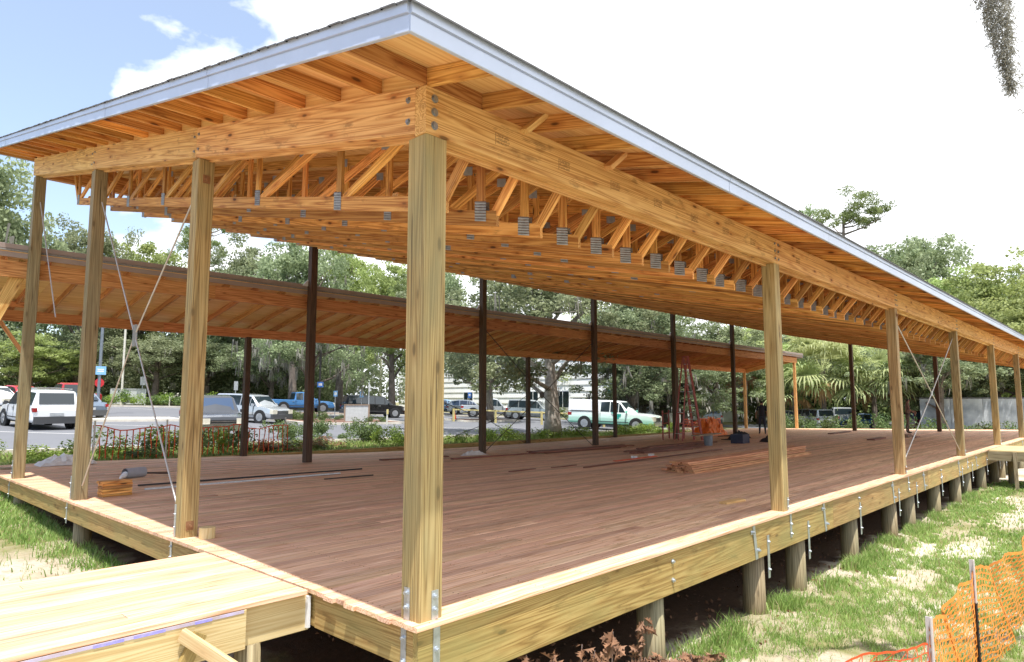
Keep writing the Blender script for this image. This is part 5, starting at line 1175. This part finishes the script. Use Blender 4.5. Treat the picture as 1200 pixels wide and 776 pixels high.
# ------------------------------------------------------------------ trees
def tree_variant(kind, seed):
    rs = np.random.default_rng(seed); rd = random.Random(seed); Hh = 14.0; tr = MB(); C = []; Rr = []
    if kind == 'pine':
        n_l = 15; lean = rd.uniform(-.5, .5); tp = [(lean * t_ ** 1.5 + .15 * math.sin(t_ * 6 + seed), .12 * math.cos(t_ * 5), Hh * t_ * .93) for t_ in np.linspace(0, 1, 9)]
        tr.tube(tp, [.26 * (1 - .8 * t_) + .02 for t_ in np.linspace(0, 1, 9)], 8)
        for i in range(n_l):
            t_ = rd.uniform(.52, 1.0); b0 = Vector((lean * t_ ** 1.5, 0, Hh * t_ * .93)); an = rd.uniform(0, 6.28); ln = rd.uniform(1.4, 3.9) * (1.25 - t_ * .6)
            e = b0 + Vector((math.cos(an) * ln, math.sin(an) * ln, rd.uniform(.1, 1.3))); md = b0.lerp(e, .5) + Vector((0, 0, -.15))
            tr.tube([b0, md, e], [.07, .045, .02], 5); 
            for q in range(5): C.append(e + Vector((rd.gauss(0, .65), rd.gauss(0, .65), rd.gauss(.15, .25)))); Rr.append(rd.uniform(.38, .72))
        V, F_, p_ = leaves(C, Rr, 150, .20, rs, aspect=.30, squash=.55); mm = 'leaf_pine'
    else:
        wide = {'oak': 4.0, 'light': 3.6, 'mossoak': 4.3, 'cedar': 3.2, 'bigoak': 5.2}[kind]; nb = {'oak': 11, 'light': 10, 'mossoak': 12, 'cedar': 14, 'bigoak': 12}[kind]
        hb = {'oak': .34, 'light': .3, 'mossoak': .30, 'cedar': .16, 'bigoak': .27}[kind]; r0 = .34 if kind != 'bigoak' else .44
        tp = [Vector((.25 * math.sin(t_ * 4 + seed) * t_, .2 * math.cos(t_ * 3 + seed) * t_, Hh * t_ * .66)) for t_ in np.linspace(0, 1, 7)]
        tr.tube(tp, [r0 * 1.35] + [r0 * (1 - .75 * t_) + .03 for t_ in np.linspace(0, 1, 7)][1:], 10)
        for i in range(nb):
            t_ = hb + (1 - hb) * (i + rd.random()) / nb; k = min(5.99, t_ * 6 * .98); b0 = tp[int(k)].lerp(tp[int(k) + 1], k % 1)
            b0 = Vector((b0.x, b0.y, b0.z * (1.0 if t_ < .9 else .97))); an = i * 2.4 + rd.uniform(-.5, .5); ln = wide * rd.uniform(.55, 1.0) * math.sin(math.pi * min(.95, .28 + .6 * t_))
            e = b0 + Vector((math.cos(an) * ln, math.sin(an) * ln, Hh * rd.uniform(.10, .30) * (1.1 - .35 * t_))); md = b0.lerp(e, .5) + Vector((rd.uniform(-.3, .3), rd.uniform(-.3, .3), rd.uniform(-.3, .4)))
            tr.tube([b0, md, e], [r0 * .42 * (1.1 - .6 * t_), r0 * .27, .03], 6)
            for q in range(3):
                f = e + Vector((rd.gauss(0, .9), rd.gauss(0, .9), rd.gauss(.2, .6))); tr.tube([md.lerp(e, rd.uniform(.2, .8)), f], [.05, .02], 4)
                for z_ in range(6): C.append(f + Vector((rd.gauss(0, .95), rd.gauss(0, .95), rd.gauss(0, .6)))); Rr.append(rd.uniform(.45, .95))
        for q in range(26):
            an = rd.uniform(0, 6.28); rr_ = rd.uniform(0, wide * .75); C.append(Vector((math.cos(an) * rr_, math.sin(an) * rr_, Hh * rd.uniform(.72, .93) - rr_ * .35))); Rr.append(rd.uniform(.5, 1.0))
        if kind == 'cedar':
            for q in range(50):
                t_ = rd.uniform(.15, 1); rr_ = wide * (1.05 - t_ * .8) * rd.uniform(.4, 1); an = rd.uniform(0, 6.28); C.append(Vector((math.cos(an) * rr_, math.sin(an) * rr_, Hh * t_ * .96))); Rr.append(rd.uniform(.4, .9))
        V, F_, p_ = leaves(C, Rr, 120, .23, rs, squash=.75); mm = {'oak': 'leaf_oak', 'light': 'leaf_light', 'mossoak': 'leaf_oak', 'cedar': 'leaf_cedar', 'bigoak': 'leaf_oak'}[kind]
    crown = npmesh('crown', V, F_, mm, p_)
    moss = None
    if kind in ('mossoak', 'cedar', 'bigoak', 'oak'):
        n_ = {'mossoak': 150, 'cedar': 110, 'bigoak': 60, 'oak': 24}[kind]; Ca = np.array([tuple(c) for c in C]); Ca = Ca[Ca[:, 2] < Hh * .68]; ids = rs.integers(0, len(Ca), n_); Cn = Ca[ids] + rs.normal(size=(n_, 3)) * .5
        Vm = []; Fm = []
        for c in Cn:
            ln = rs.uniform(.4, 1.5); 
            for q in range(6):
                a = rs.uniform(0, 3.14); c = c + rs.normal(size=3) * .12; w_ = rs.uniform(.02, .07); dx, dy = math.cos(a) * w_, math.sin(a) * w_; o = len(Vm); j_ = rs.normal(size=2) * .12
                Vm += [(c[0] - dx, c[1] - dy, c[2]), (c[0] + dx, c[1] + dy, c[2]), (c[0] + j_[0] + dx * .3, c[1] + j_[1] + dy * .3, c[2] - ln), (c[0] + j_[0] - dx * .3, c[1] + j_[1] - dy * .3, c[2] - ln)]; Fm.append((o, o + 1, o + 2, o + 3))
        moss = npmesh('hanging_moss', np.array(Vm), np.array(Fm), 'moss')
    return tr.mesh('trunk', 'bark' if kind not in ('bigoak',) else 'bark_pale', True), crown, moss
VAR = {k: [tree_variant(k, s) for s in ss] for k, ss in dict(oak=(1, 2, 3), light=(4, 5), pine=(6, 7), mossoak=(8, 9), cedar=(10,), bigoak=(11,)).items()}
def tree(kind, x, y, Hh, W_, label, v=0, rz=None, nm=None, group=None):
    tk, cr_, ms = VAR[kind][v % len(VAR[kind])]
    t = thing(nm or {'oak': 'oak_tree', 'light': 'leafy_tree', 'pine': 'pine_tree', 'mossoak': 'oak_tree', 'cedar': 'cedar_tree', 'bigoak': 'oak_tree'}[kind], label, 'tree', (x, y, float(ground_z(x, y)) - .1), random.uniform(0, 6.28) if rz is None else rz, group)
    base = {'oak': 9.0, 'light': 8.4, 'pine': 7.0, 'mossoak': 9.6, 'cedar': 7.4, 'bigoak': 11.5}[kind]
    s_ = W_ / base; t.scale = (s_, s_, Hh / 14.0)
    link('trunk', tk, t); link('crown', cr_, t)
    if ms: tag(link('hanging_moss', ms, t), kind='stuff')
    return t
TR = [('oak', 1.2, 39.0, 15.6, 8.5, 'leafy oak reaching above the roof end at the left photo edge'),
('oak', 15.7, 72.2, 18.6, 9.5, 'dark dense tree topping the low roof behind the second end post'),
('light', 11.6, 70.7, 6.5, 8.0, 'small pale green tree behind the white suv'),
('light', 21.8, 74.4, 18.5, 9.5, 'light green tree top above the low roof between the end posts'),
('pine', 28.5, 76.0, 21.5, 7.5, 'sparse pine with open branches left of the nearest end post top'),
('oak', 28.8, 64.1, 18.2, 10.5, 'broad oak behind the charcoal pickup'),
('mossoak', 28.1, 53.1, 17.6, 9.7, 'moss hung oak behind the tall dark post'),
('light', 33.6, 54.1, 18.0, 9.4, 'light green tree above the black suv'),
('light', 34.9, 47.2, 15.2, 7.9, 'light tree just left of the corner post'),
('oak', 20.2, 64.5, 7.5, 9.0, 'low oak over the hedge behind the crossed rods'),
('oak', 18.4, 77.1, 8.5, 9.5, 'low dark oak behind the lamp post'),
('oak', 24.9, 64.3, 7.4, 8.0, 'low oak with two slim trunks behind the charcoal pickup'),
('mossoak', 29.0, 59.0, 8.1, 7.5, 'low moss hung oak behind the silver suv'),
('mossoak', 21.9, 39.2, 9.6, 7.2, 'near oak with thick brown trunk between two dark posts'),
('pine', 24.6, 31.4, 10.5, 4.4, 'slim dark trunked pine just left of the corner post'),
('oak', 38.1, 44.5, 16.0, 7.6, 'oak behind the parking lot right of the corner post'),
('oak', 33.8, 33.2, 9.4, 6.8, 'round leafy oak over the yellow rail'),
('cedar', 41.2, 25.1, 10.8, 7.6, 'dark moss draped cedar behind the mint pickup bonnet'),
('light', 54.8, 38.4, 12.3, 8.9, 'light tree above the white building roof'),
('oak', 48.2, 26.5, 11.0, 8.4, 'dark oak behind the red ladder'),
('oak', 51.3, 23.0, 9.6, 7.9, 'dark oak behind the standing worker'),
('light', 62.1, 23.8, 10.5, 8.4, 'light tree between the worker and the second front post'),
('oak', 68.2, 23.1, 10.3, 8.6, 'oak behind the pale end posts of the low roof'),
('oak', 75.5, 21.1, 10.6, 10.8, 'oak behind the palms'),
('mossoak', 81.2, 17.9, 11.8, 10.9, 'moss hung oak right of the palms'),
('pine', 87.8, 22.6, 28.4, 12.8, 'tall pine with open crown above the roof edge at right'),
('pine', 85.6, 27.8, 28.1, 8.0, 'pine tip just above the roof edge left of the tall pine'),
('mossoak', 88.8, 15.2, 24.4, 13.2, 'grey green tree above the roof right of the tall pine'),
('mossoak', 82.8, 19.0, 21.9, 11.2, 'grey green tree just behind the roof edge below the pine'),
('light', 69.8, 5.9, 16.3, 10.4, 'bright green tree above the roof at the right photo edge'),
('oak', 80.2, 3.3, 17.9, 10.0, 'dark oak at the far right photo edge'),
('light', 73.9, 10.2, 16.0, 10.0, 'bright green tree just above the far roof end'),
('light', 60.9, 2.5, 11.5, 8.4, 'light tree behind the concrete wall at right'),
('oak', 57.3, 7.7, 8.8, 7.6, 'dark oak behind the maroon suv'),
('oak', 62.0, 4.6, 7.8, 7.1, 'oak behind the left end of the concrete wall'),
('oak', 62.9, 10.2, 8.3, 7.0, 'dark oak behind the crossed rods at right'),
('light', 66.4, 1.0, 9.1, 6.8, 'light tree over the right end of the concrete wall'),
('cedar', 46.3, 23.4, 6.0, 6.4, 'low dark cedar behind the orange netting heap'),
('cedar', 45.2, 26.6, 5.8, 5.4, 'low dark cedar right of the mint pickup')]
for i, (k, x, y, h, w_, lb) in enumerate(TR): tree(k, x, y, h, w_ * 1.08, lb, i)
tree('bigoak', 24.3, 19.0, 10.5, 11.5, 'big oak with thick pale forked trunk right behind the deck', 0, 1.1)
# palms
def palm(label, x, y, hgt, sc, seed):
    rd = random.Random(seed); t = thing('palm_tree', label, 'palm', (x, y, float(ground_z(x, y)) - .1))
    MB().tube([(0, 0, 0), (.05, 0, hgt * .5), (.1, .05, hgt)], [.26, .2, .24], 10).build('trunk', 'bark', t)
    for nm, n_, mm in (('crown', 34, 'leaf_palm'), ('dead_fronds', 4, 'leaf_palm_dead')):
        V = []; F_ = []
        for k in range(n_):
            an = rd.uniform(0, 6.28); el = rd.uniform(-.35, 1.2) if nm == 'crown' else rd.uniform(-1.3, -.6); ln = rd.uniform(1.0, 1.5) * sc * (1 if nm == 'crown' else .55)
            d = Vector((math.cos(an) * math.cos(el), math.sin(an) * math.cos(el), math.sin(el))); b0 = Vector((.1, .05, hgt)); hubp = b0 + d * ln
            sd = d.cross(Vector((0, 0, 1))).normalized(); u_ = sd.cross(d).normalized()
            for q in range(22):      # fan leaflets that droop at the tip
                f = (q / 21 - .5) * 3.3; dv = (d * math.cos(f) + sd * math.sin(f)).normalized(); l2 = rd.uniform(.95, 1.3) * sc * (1 if nm == 'crown' else .6); s2 = dv.cross(u_).normalized() * .035 * sc
                p0 = hubp; p1 = hubp + dv * l2 * .6 + u_ * .05; dr_ = rd.uniform(.2, 1.0); p2 = hubp + dv * l2 * .9 + Vector((rd.gauss(0, .05), rd.gauss(0, .05), -.20 * l2 * dr_)); p3 = p2 + Vector((0, 0, -.30 * l2 * dr_)) + dv * .12
                o = len(V); V += [p0 - s2 * .4, p0 + s2 * .4, p1 + s2, p1 - s2, p2 + s2 * .8, p2 - s2 * .8, p3 + s2 * .2, p3 - s2 * .2]
                F_ += [(o, o + 1, o + 2, o + 3), (o + 3, o + 2, o + 4, o + 5), (o + 5, o + 4, o + 6, o + 7)]
            s2 = sd * .02; o = len(V); V += [b0 - s2, b0 + s2, hubp + s2, hubp - s2]; F_.append((o, o + 1, o + 2, o + 3))
        link(nm, npmesh(nm, np.array([tuple(v) for v in V]), np.array(F_), mm), t)
palm('tall fan palm with drooping pale fronds behind the silver pickup', 56.5, 16.0, 5.0, 1.9, 1)
palm('fan palm with drooping fronds beside the third front post', 58.3, 12.6, 4.3, 1.8, 2)
palm('low fan palm left of the two drooping palms', 55.5, 18.0, 3.2, 1.5, 5)
palm('pale fan palm seen between the worker and the dark post', 57.5, 23.3, 5.4, 2.0, 3)
palm('fan palm in the shade above the maroon suv', 62.0, 11.6, 4.6, 1.7, 4)
# woods beyond everything
def woods(label, pts, n, h0, h1, size, mm, seed, spread=3.0):
    rs = np.random.default_rng(seed); C = []
    seg = [math.dist(a, b_) for a, b_ in zip(pts[:-1], pts[1:])]; tot = sum(seg)
    for q in range(n):
        s_ = rs.random() * tot; k = 0
        while s_ > seg[k]: s_ -= seg[k]; k += 1
        f = s_ / seg[k]; x = pts[k][0] + (pts[k + 1][0] - pts[k][0]) * f + rs.normal() * spread; y = pts[k][1] + (pts[k + 1][1] - pts[k][1]) * f + rs.normal() * spread
        C.append((x, y, float(ground_z(x, y)) + h0 + (h1 - h0) * rs.random() ** .8 * (.75 + .25 * math.sin(s_ * .4 + k))))
    V, F_, p_ = leaves(C, 1.1 + rs.random(n) * .9, 60, size, rs)
    return tag(link('woodland', npmesh('woodland', V, F_, mm, p_)), label, kind='stuff')
woods('dark woodland filling the gaps behind the parked cars', [(-25, 72), (8, 84), (22, 82), (38, 66), (46, 78)], 1300, 0, 11.5, .60, 'leaf_dark', 21)
woods('dark woodland behind the right rear parking lot', [(62, 36), (80, 26), (94, 14), (90, -4), (80, -12)], 1300, 0, 10, .60, 'leaf_dark', 22)
woods('bright lower foliage along the wood edge at left', [(-20, 66), (10, 74), (24, 70), (34, 60), (44, 56)], 520, .5, 8.5, .30, 'leaf_oak', 23, 2.0)
woods('bright lower foliage along the wood edge at right', [(70, 24), (80, 14), (76, 4), (70, -6)], 420, .3, 7, .30, 'leaf_light', 24, 1.8)
# shrubs
def shrub_mesh(seed, mm, sz, n=9, per=85):
    rs = np.random.default_rng(seed); C = np.stack([rs.normal(size=n) * .33, rs.normal(size=n) * .33, .25 + rs.random(n) * .55], 1)
    V, F_, p_ = leaves(C, .22 + rs.random(n) * .16, per, sz, rs, squash=.85); V[:, 2] = np.maximum(V[:, 2], .01)
    return npmesh('shrub', V, F_, mm, p_)
SH = {k: [shrub_mesh(s, mm, sz) for s in (1, 2, 3)] for k, mm, sz in (('bush', 'leaf_bush', .085), ('shrub', 'leaf_shrub', .10), ('red', 'leaf_redtip', .10))}
COVER = {}
def cover_flush():
    for (label, group), parts in COVER.items():
        byk = {}
        Vs = []; Fs = []; Ps = []; Ms = []; o = 0; mm = ['leaf_bush', 'leaf_shrub', 'leaf_redtip']
        for V, F_, p_, mi in parts: Vs.append(V); Fs.append(F_ + o); Ps.append(p_); Ms.append(np.full(len(F_), mi, 'i')); o += len(V)
        tag(link('ground_cover', npmesh('ground_cover', np.concatenate(Vs), np.concatenate(Fs), mm, np.concatenate(Ps), midx=np.concatenate(Ms))), group, kind='stuff')
def cover(kind, x, y, s_, hs, label, group, v=0):
    me = SH[kind][v % 3]; n = len(me.vertices); V = np.empty(n * 3, 'f'); me.vertices.foreach_get('co', V); V = V.reshape(-1, 3).copy()
    F_ = np.arange(n).reshape(-1, 4); p_ = np.empty(n, 'f'); me.attributes['pid'].data.foreach_get('value', p_)
    a = random.uniform(0, 6.28); c_, q_ = math.cos(a), math.sin(a)
    V = np.stack([(V[:, 0] * c_ - V[:, 1] * q_) * s_ + x, (V[:, 0] * q_ + V[:, 1] * c_) * s_ + y, V[:, 2] * hs + float(ground_z(x, y)) - .03], 1)
    COVER.setdefault((label, group), []).append((V, F_, p_, {'bush': 0, 'shrub': 1, 'red': 2}[kind]))
def shrub(kind, x, y, s_, hs, label, group, v=0):
    o = link('shrub', SH[kind][v % 3], None, (x, y, float(ground_z(x, y)) - .03)); o.scale = (s_, s_, hs); o.rotation_euler = (0, 0, random.uniform(0, 6.28))
    return tag(o, label, 'shrub', group)
ORD = 'first second third fourth fifth sixth seventh eighth ninth tenth eleventh twelfth thirteenth fourteenth fifteenth sixteenth seventeenth eighteenth'.split()
rd = random.Random(5)
g1 = 'bright ground cover bushes along the far deck edge'
for i in range(34):
    x = -1 + i * 1.12 + rd.uniform(-.3, .3)
    if 4.5 < x < 11.5: continue
    cover('bush', x, 18.3 + rd.uniform(-.6, .5), rd.uniform(.75, 1.15), rd.uniform(.55, .85) if x > 11 else rd.uniform(.5, .75), 'bright yellow green low bush along the far deck edge', g1, i)
g2 = 'green and red tipped shrubs behind the left mesh fence'
for i in range(16):
    x = 3.6 + i * .46; k = 'shrub' if (i % 3) else 'bush'
    if i >= 9 and i % 2: k = 'red'
    shrub(k, x + rd.uniform(-.2, .2), 18.2 + rd.uniform(-.5, .5), rd.uniform(.8, 1.15), rd.uniform(.8, 1.1) * (.92 if 1 < i < 8 else .48), ORD[i] + ' shrub from the left behind the left mesh fence', g2, i)
g3 = 'loose shrubs between the tall dark post and the corner post'
for i in range(14):
    cover('shrub', 10.8 + rd.uniform(0, 5.0), 19.0 + rd.uniform(0, 6.5), rd.uniform(.6, 1.0), rd.uniform(.5, .95), 'loose grey green shrub left of the corner post', g3, i)
g4 = 'leafy shrubs along the right far deck end'
for i in range(17):
    y = 15.5 - i * 1.05
    shrub('shrub', 46.0 + rd.uniform(-.6, 1.4), y + rd.uniform(-.3, .3), rd.uniform(1.1, 1.6), rd.uniform(1.0, 1.65), 'leafy shrub beyond the far deck end, ' + ORD[i] + ' from the left', g4, i)
g5 = 'green hedge clumps beyond the far curb'
for i in range(17):
    cover('bush' if i % 2 else 'shrub', 9.5 + i * 1.05, 58.6 + rd.uniform(-.4, .4), rd.uniform(1.3, 1.8), rd.uniform(1.0, 1.5), 'green hedge clump beyond the far curb', g5, i)
g6 = 'low shrubs along the foot of the white building'
for i in range(13):
    cover('shrub', 47.6 + rd.uniform(-.3, .3) - i * .15, 52 - i * 1.7, rd.uniform(1.3, 1.9), rd.uniform(.9, 1.3), 'low dark shrub along the foot of the white building', g6, i)
g7 = 'small weeds and shrubs on the mulch islands'
for i in range(12):
    cover('shrub', 18 + rd.uniform(0, 6.2), 32 + rd.uniform(0, 4.2), rd.uniform(.5, .9), rd.uniform(.5, .8), 'small shrub on a mulch island', g7, i)

cover_flush()
# ------------------------------------------------------------------ grass
def grass(label, n, fx, hmin, hmax, seed, wd=.006):
    rs = np.random.default_rng(seed); P = fx(rs, n); n = len(P)
    z = ground_z(P[:, 0], P[:, 1]); h = hmin + (hmax - hmin) * rs.random(n) ** 1.5; a = rs.random(n) * 6.283; b_ = rs.random(n) * 6.283; ln = h * rs.uniform(.15, .75, n)
    wv = wd * (1 + rs.random(n)) * P[:, 2] if P.shape[1] > 2 else wd * (1 + rs.random(n))
    dx, dy = np.cos(a) * wv, np.sin(a) * wv; B = np.stack([P[:, 0], P[:, 1], z - .02], 1)
    mid = B + np.stack([np.cos(b_) * ln * .35, np.sin(b_) * ln * .35, h * .62], 1); tip = B + np.stack([np.cos(b_) * ln, np.sin(b_) * ln, h], 1); D = np.stack([dx, dy, 0 * dx], 1)
    V = np.stack([B - D, B + D, mid + D * .7, mid - D * .7, tip], 1).reshape(-1, 3); o = np.arange(n)[:, None] * 5
    Fq = np.concatenate([o + np.array([[0, 1, 2, 3]]), o + np.array([[3, 2, 4, 4]])], 0)
    F3 = np.concatenate([o + np.array([[0, 1, 2]]), o + np.array([[0, 2, 3]]), o + np.array([[3, 2, 4]])], 0)
    pid = np.repeat(rs.random(n), 5)
    return tag(link('grass', npmesh('grass', V, F3, 'grass', pid)), label, kind='stuff')
def vnoise(x, y, s_):
    return (np.sin(x * s_ + 1.3 * np.sin(y * s_ * .7 + 1)) * np.cos(y * s_ * 1.2 + .8 * np.sin(x * s_ * .9)) + 1) / 2
BARE = [(8.9, -1.0, .9, .38), (12.3, -1.15, 1.6, .40), (16.5, -1.5, 2.6, .6), (11.3, -.62, .8, .2), (4.6, -1.25, .8, .25), (14.0, -.7, 1.6, .35), (20.5, -1.2, 2.5, .8), (4.0, -.75, .45, .3)]
def right_patch(rs, n):
    x = 1.5 + rs.random(n) ** 1.3 * 24; y = -5.2 + rs.random(n) * 5.35
    k = vnoise(x, y, 1.9) * .6 + vnoise(x + 3, y, 5.3) * .4; d = np.ones(n)
    for bx, by, rx, ry in BARE: d = np.minimum(d, ((x - bx) / rx) ** 2 + ((y - by) / ry) ** 2)
    keep = (rs.random(n) < np.clip(k * 2.1 + .16, .10, 1) * np.clip((d - .55 + .9 * (vnoise(x, y, 11) - .5)) * 1.6, .04, 1)) & ((y < -.16 + .12 * np.sin(x * 5) + .1 * np.sin(x * 2.1)) | (rs.random(n) < .10))
    return np.stack([x, y, 1 + np.maximum(0, x - 6) * .16], 1)[keep]
grass('green grass with bare sandy patches along the right side of the deck', 520000, right_patch, .03, .125, 31, .0030)
def edge_clumps(rs, n):
    c = np.stack([3.6 + rs.random(34) * 17, -.05 + rs.normal(size=34) * .08], 1); i = rs.integers(0, 34, n)
    return np.stack([c[i, 0] + rs.normal(size=n) * .16, c[i, 1] + rs.normal(size=n) * .08, np.ones(n) * 1.3], 1)
grass('taller grass tufts growing at the feet of the piles', 9000, edge_clumps, .06, .24, 32, .004)
def left_patch(rs, n):
    x = -2.6 + rs.random(n) * 2.85; y = 3.9 + rs.random(n) * 14; k = vnoise(x, y, 2.1)
    near = np.clip((x + .58 - .45 * k + .12 * np.maximum(0, y - 7)) * 3.0, 0, 1) + (rs.random(n) < .03)
    keep = rs.random(n) < np.clip(near * (.35 + k), .02, 1)
    return np.stack([x, y, 1 + (y - 4) * .07], 1)[keep]
grass('green grass strip beside the left end of the deck', 70000, left_patch, .04, .16, 33, .004)
def verge(rs, n):
    x = -6 + rs.random(n) * 44; y = 16.9 + rs.random(n) * 3.4; return np.stack([x, y, np.ones(n) * 2.6], 1)
grass('short grass verge between the deck and the parking lot', 40000, verge, .05, .2, 34, .007)

# dead oak branch with curled brown leaves, lower centre
t = thing('dead_branch', 'dead oak branch with curled brown leaves before the first pile', 'branch', (2.2, -.25, -1.2)); t.location = (0, 0, 0)
rdl = random.Random(12); lf = []
tw = MB(); Vb = []
def dead_leaf(mb, p, d, s_, rdl):
    """lobed oak leaf, curled"""
    d = Vector(d).normalized(); sd = d.cross(Vector((rdl.gauss(0, 1), rdl.gauss(0, 1), rdl.gauss(0, 1)))).normalized(); u_ = sd.cross(d)
    prof = [(0, .02), (.18, .05), (.28, .22), (.36, .08), (.50, .34), (.60, .10), (.74, .26), (.82, .08), (1.0, .0)]
    curl = rdl.uniform(.2, .55); vs = []; 
    for t_, w_ in prof:
        c = p + d * (t_ * s_) + u_ * (-curl * s_ * t_ * t_ * .5)
        vs += [c - sd * w_ * s_ + u_ * w_ * s_ * .5, c, c + sd * w_ * s_ + u_ * w_ * s_ * .5]
    fs = []
    for i in range(len(prof) - 1): fs += [(3 * i, 3 * i + 1, 3 * i + 4, 3 * i + 3), (3 * i + 1, 3 * i + 2, 3 * i + 5, 3 * i + 4)]
    mb.add(vs, fs, pid=rdl.random())
base = Vector((2.75, -.35, -1.30))
stems = []
for k in range(26):
    st = base + Vector((rdl.uniform(-1.65, .9), .15 + rdl.uniform(-.16, .12), 0)); an = rdl.uniform(0, 6.28); h_ = .84 - (st.x - 1.1) * .27 + rdl.uniform(-.10, .05)
    if k == 0: st = Vector((1.92, -.22, -1.28)); h_ = .86
    if k == 1: st = Vector((2.36, -.20, -1.28)); h_ = .76
    e = st + Vector((math.cos(an) * .16, math.sin(an) * .12, h_)); MB().tube([st, st.lerp(e, .5) + Vector((.03, .02, 0)), e], [.012, .009, .004], 5).build('twig', 'dead_twig', t)
    mb = MB()
    for q in range(30 if k < 2 else 22):
        f = rdl.uniform(.45, 1.05); p = st.lerp(e, f); dead_leaf(mb, p, (rdl.gauss(0, .8), rdl.gauss(0, .8), rdl.uniform(-1.3, .3)), rdl.uniform(.09, .155), rdl)
    mb.build('leaf_cluster', 'dead_leaf', t)
# litter under the deck front
rs = np.random.default_rng(40); n_ = 1500
C = np.stack([1 + rs.random(n_) * 12, -.5 + rs.random(n_) * 4, np.zeros(n_)], 1); C[:, 2] = ground_z(C[:, 0], C[:, 1]) + .02
V, F_, p_ = leaves(C, .03, 1, .055, rs, squash=.2)
tag(link('leaf_litter', npmesh('leaf_litter', V, F_, 'dead_leaf', p_)), 'brown leaf litter scattered under the deck front', kind='stuff')

rs = np.random.default_rng(41); n_ = 2600
C = np.stack([rs.random(n_) ** 1.5 * 22 + .3, rs.random(n_) ** 1.3 * 13 + .2, np.zeros(n_)], 1); C[:, 2] = [deck_z(a, b_) + .004 for a, b_ in C[:, :2]]
V, F_, p_ = leaves(C, .0005, 1, .02, rs, squash=.1); V[:, 2] = np.repeat(C[:, 2], 4) + .003 * np.tile([0, 1, .4, .7], n_)
tag(link('sawdust', npmesh('sawdust', V, F_, 'wood_ply', p_)), 'pale wood chips and sawdust scattered over the deck boards', kind='stuff')

rs = np.random.default_rng(43); n_ = 1400
C = np.stack([2.5 + rs.random(n_) * 22, -4.6 + rs.random(n_) * 4.6, np.zeros(n_)], 1); C[:, 2] = ground_z(C[:, 0], C[:, 1]) + .03
V, F_, p_ = leaves(C, .01, 1, .11, rs, aspect=.10, squash=.2); V[:, 2] = np.repeat(C[:, 2], 4) + (V[:, 2] - np.repeat(C[:, 2], 4)) * .25
tag(link('ground_litter', npmesh('ground_litter', V, F_, 'dead_twig', p_)), 'small twigs and scraps scattered on the sandy grass right of the deck', kind='stuff')

# moss hanging from a limb overhead
t = thing('oak_tree', 'oak outside the picture whose limb carries the hanging moss at top right', 'tree', (9.5, -9.0, -1.2)); 
MB().tube([(0, 0, 0), (-.1, .1, 3), (.1, .3, 6.5), (0, 0, 10)], [.42, .33, .26, .15], 12).build('trunk', 'bark', t, smooth=True)
MB().tube([(.05, .25, 5.6), (-2.0, 2.6, 7.3), (-4.3, 5.0, 7.0), (-5.6, 6.1, 6.72), (-6.3, 6.6, 6.6)], [.2, .13, .07, .04, .02], 8).build('limb', 'bark', t, smooth=True)
rs = np.random.default_rng(50); Vm = []; Fm = []
for q in range(2700):
    main = rs.random() < .93; L_ = 1.22 if main else 1.45
    x0, y0 = (4.02, -2.98) if main else (4.12, -3.06)
    t0 = rs.random() ** 1.7; z = 5.52 - t0 * L_; rad_ = (.150 * (1 - t0) ** .95 + .012 + .03 * math.sin(t0 * 17) ** 2 * (1 - t0)) if main else .03
    cx0 = x0 + .16 * t0 + (0 if main else .03 * t0); cy0 = y0 - .10 * t0
    a = rs.random() * 6.28; rr = rad_ * rs.random() ** .5; p = np.array([cx0 + math.cos(a) * rr, cy0 + math.sin(a) * rr, z])
    d = rs.normal(size=3) * .5; d[2] -= .9; w_ = .0026
    for s_ in range(6):
        d = d * .6 + rs.normal(size=3) * .75; d[2] -= .35; d /= np.linalg.norm(d); p2 = p + d * .020
        sd = np.cross(d, rs.normal(size=3)); sd /= np.linalg.norm(sd); o = len(Vm)
        Vm += [p - sd * w_, p + sd * w_, p2 + sd * w_, p2 - sd * w_]; Fm.append((o, o + 1, o + 2, o + 3)); p = p2
o = link('spanish_moss', npmesh('spanish_moss', np.array(Vm), np.array(Fm), 'moss')); tag(o, 'grey clump of spanish moss hanging into the sky at top right', 'moss')
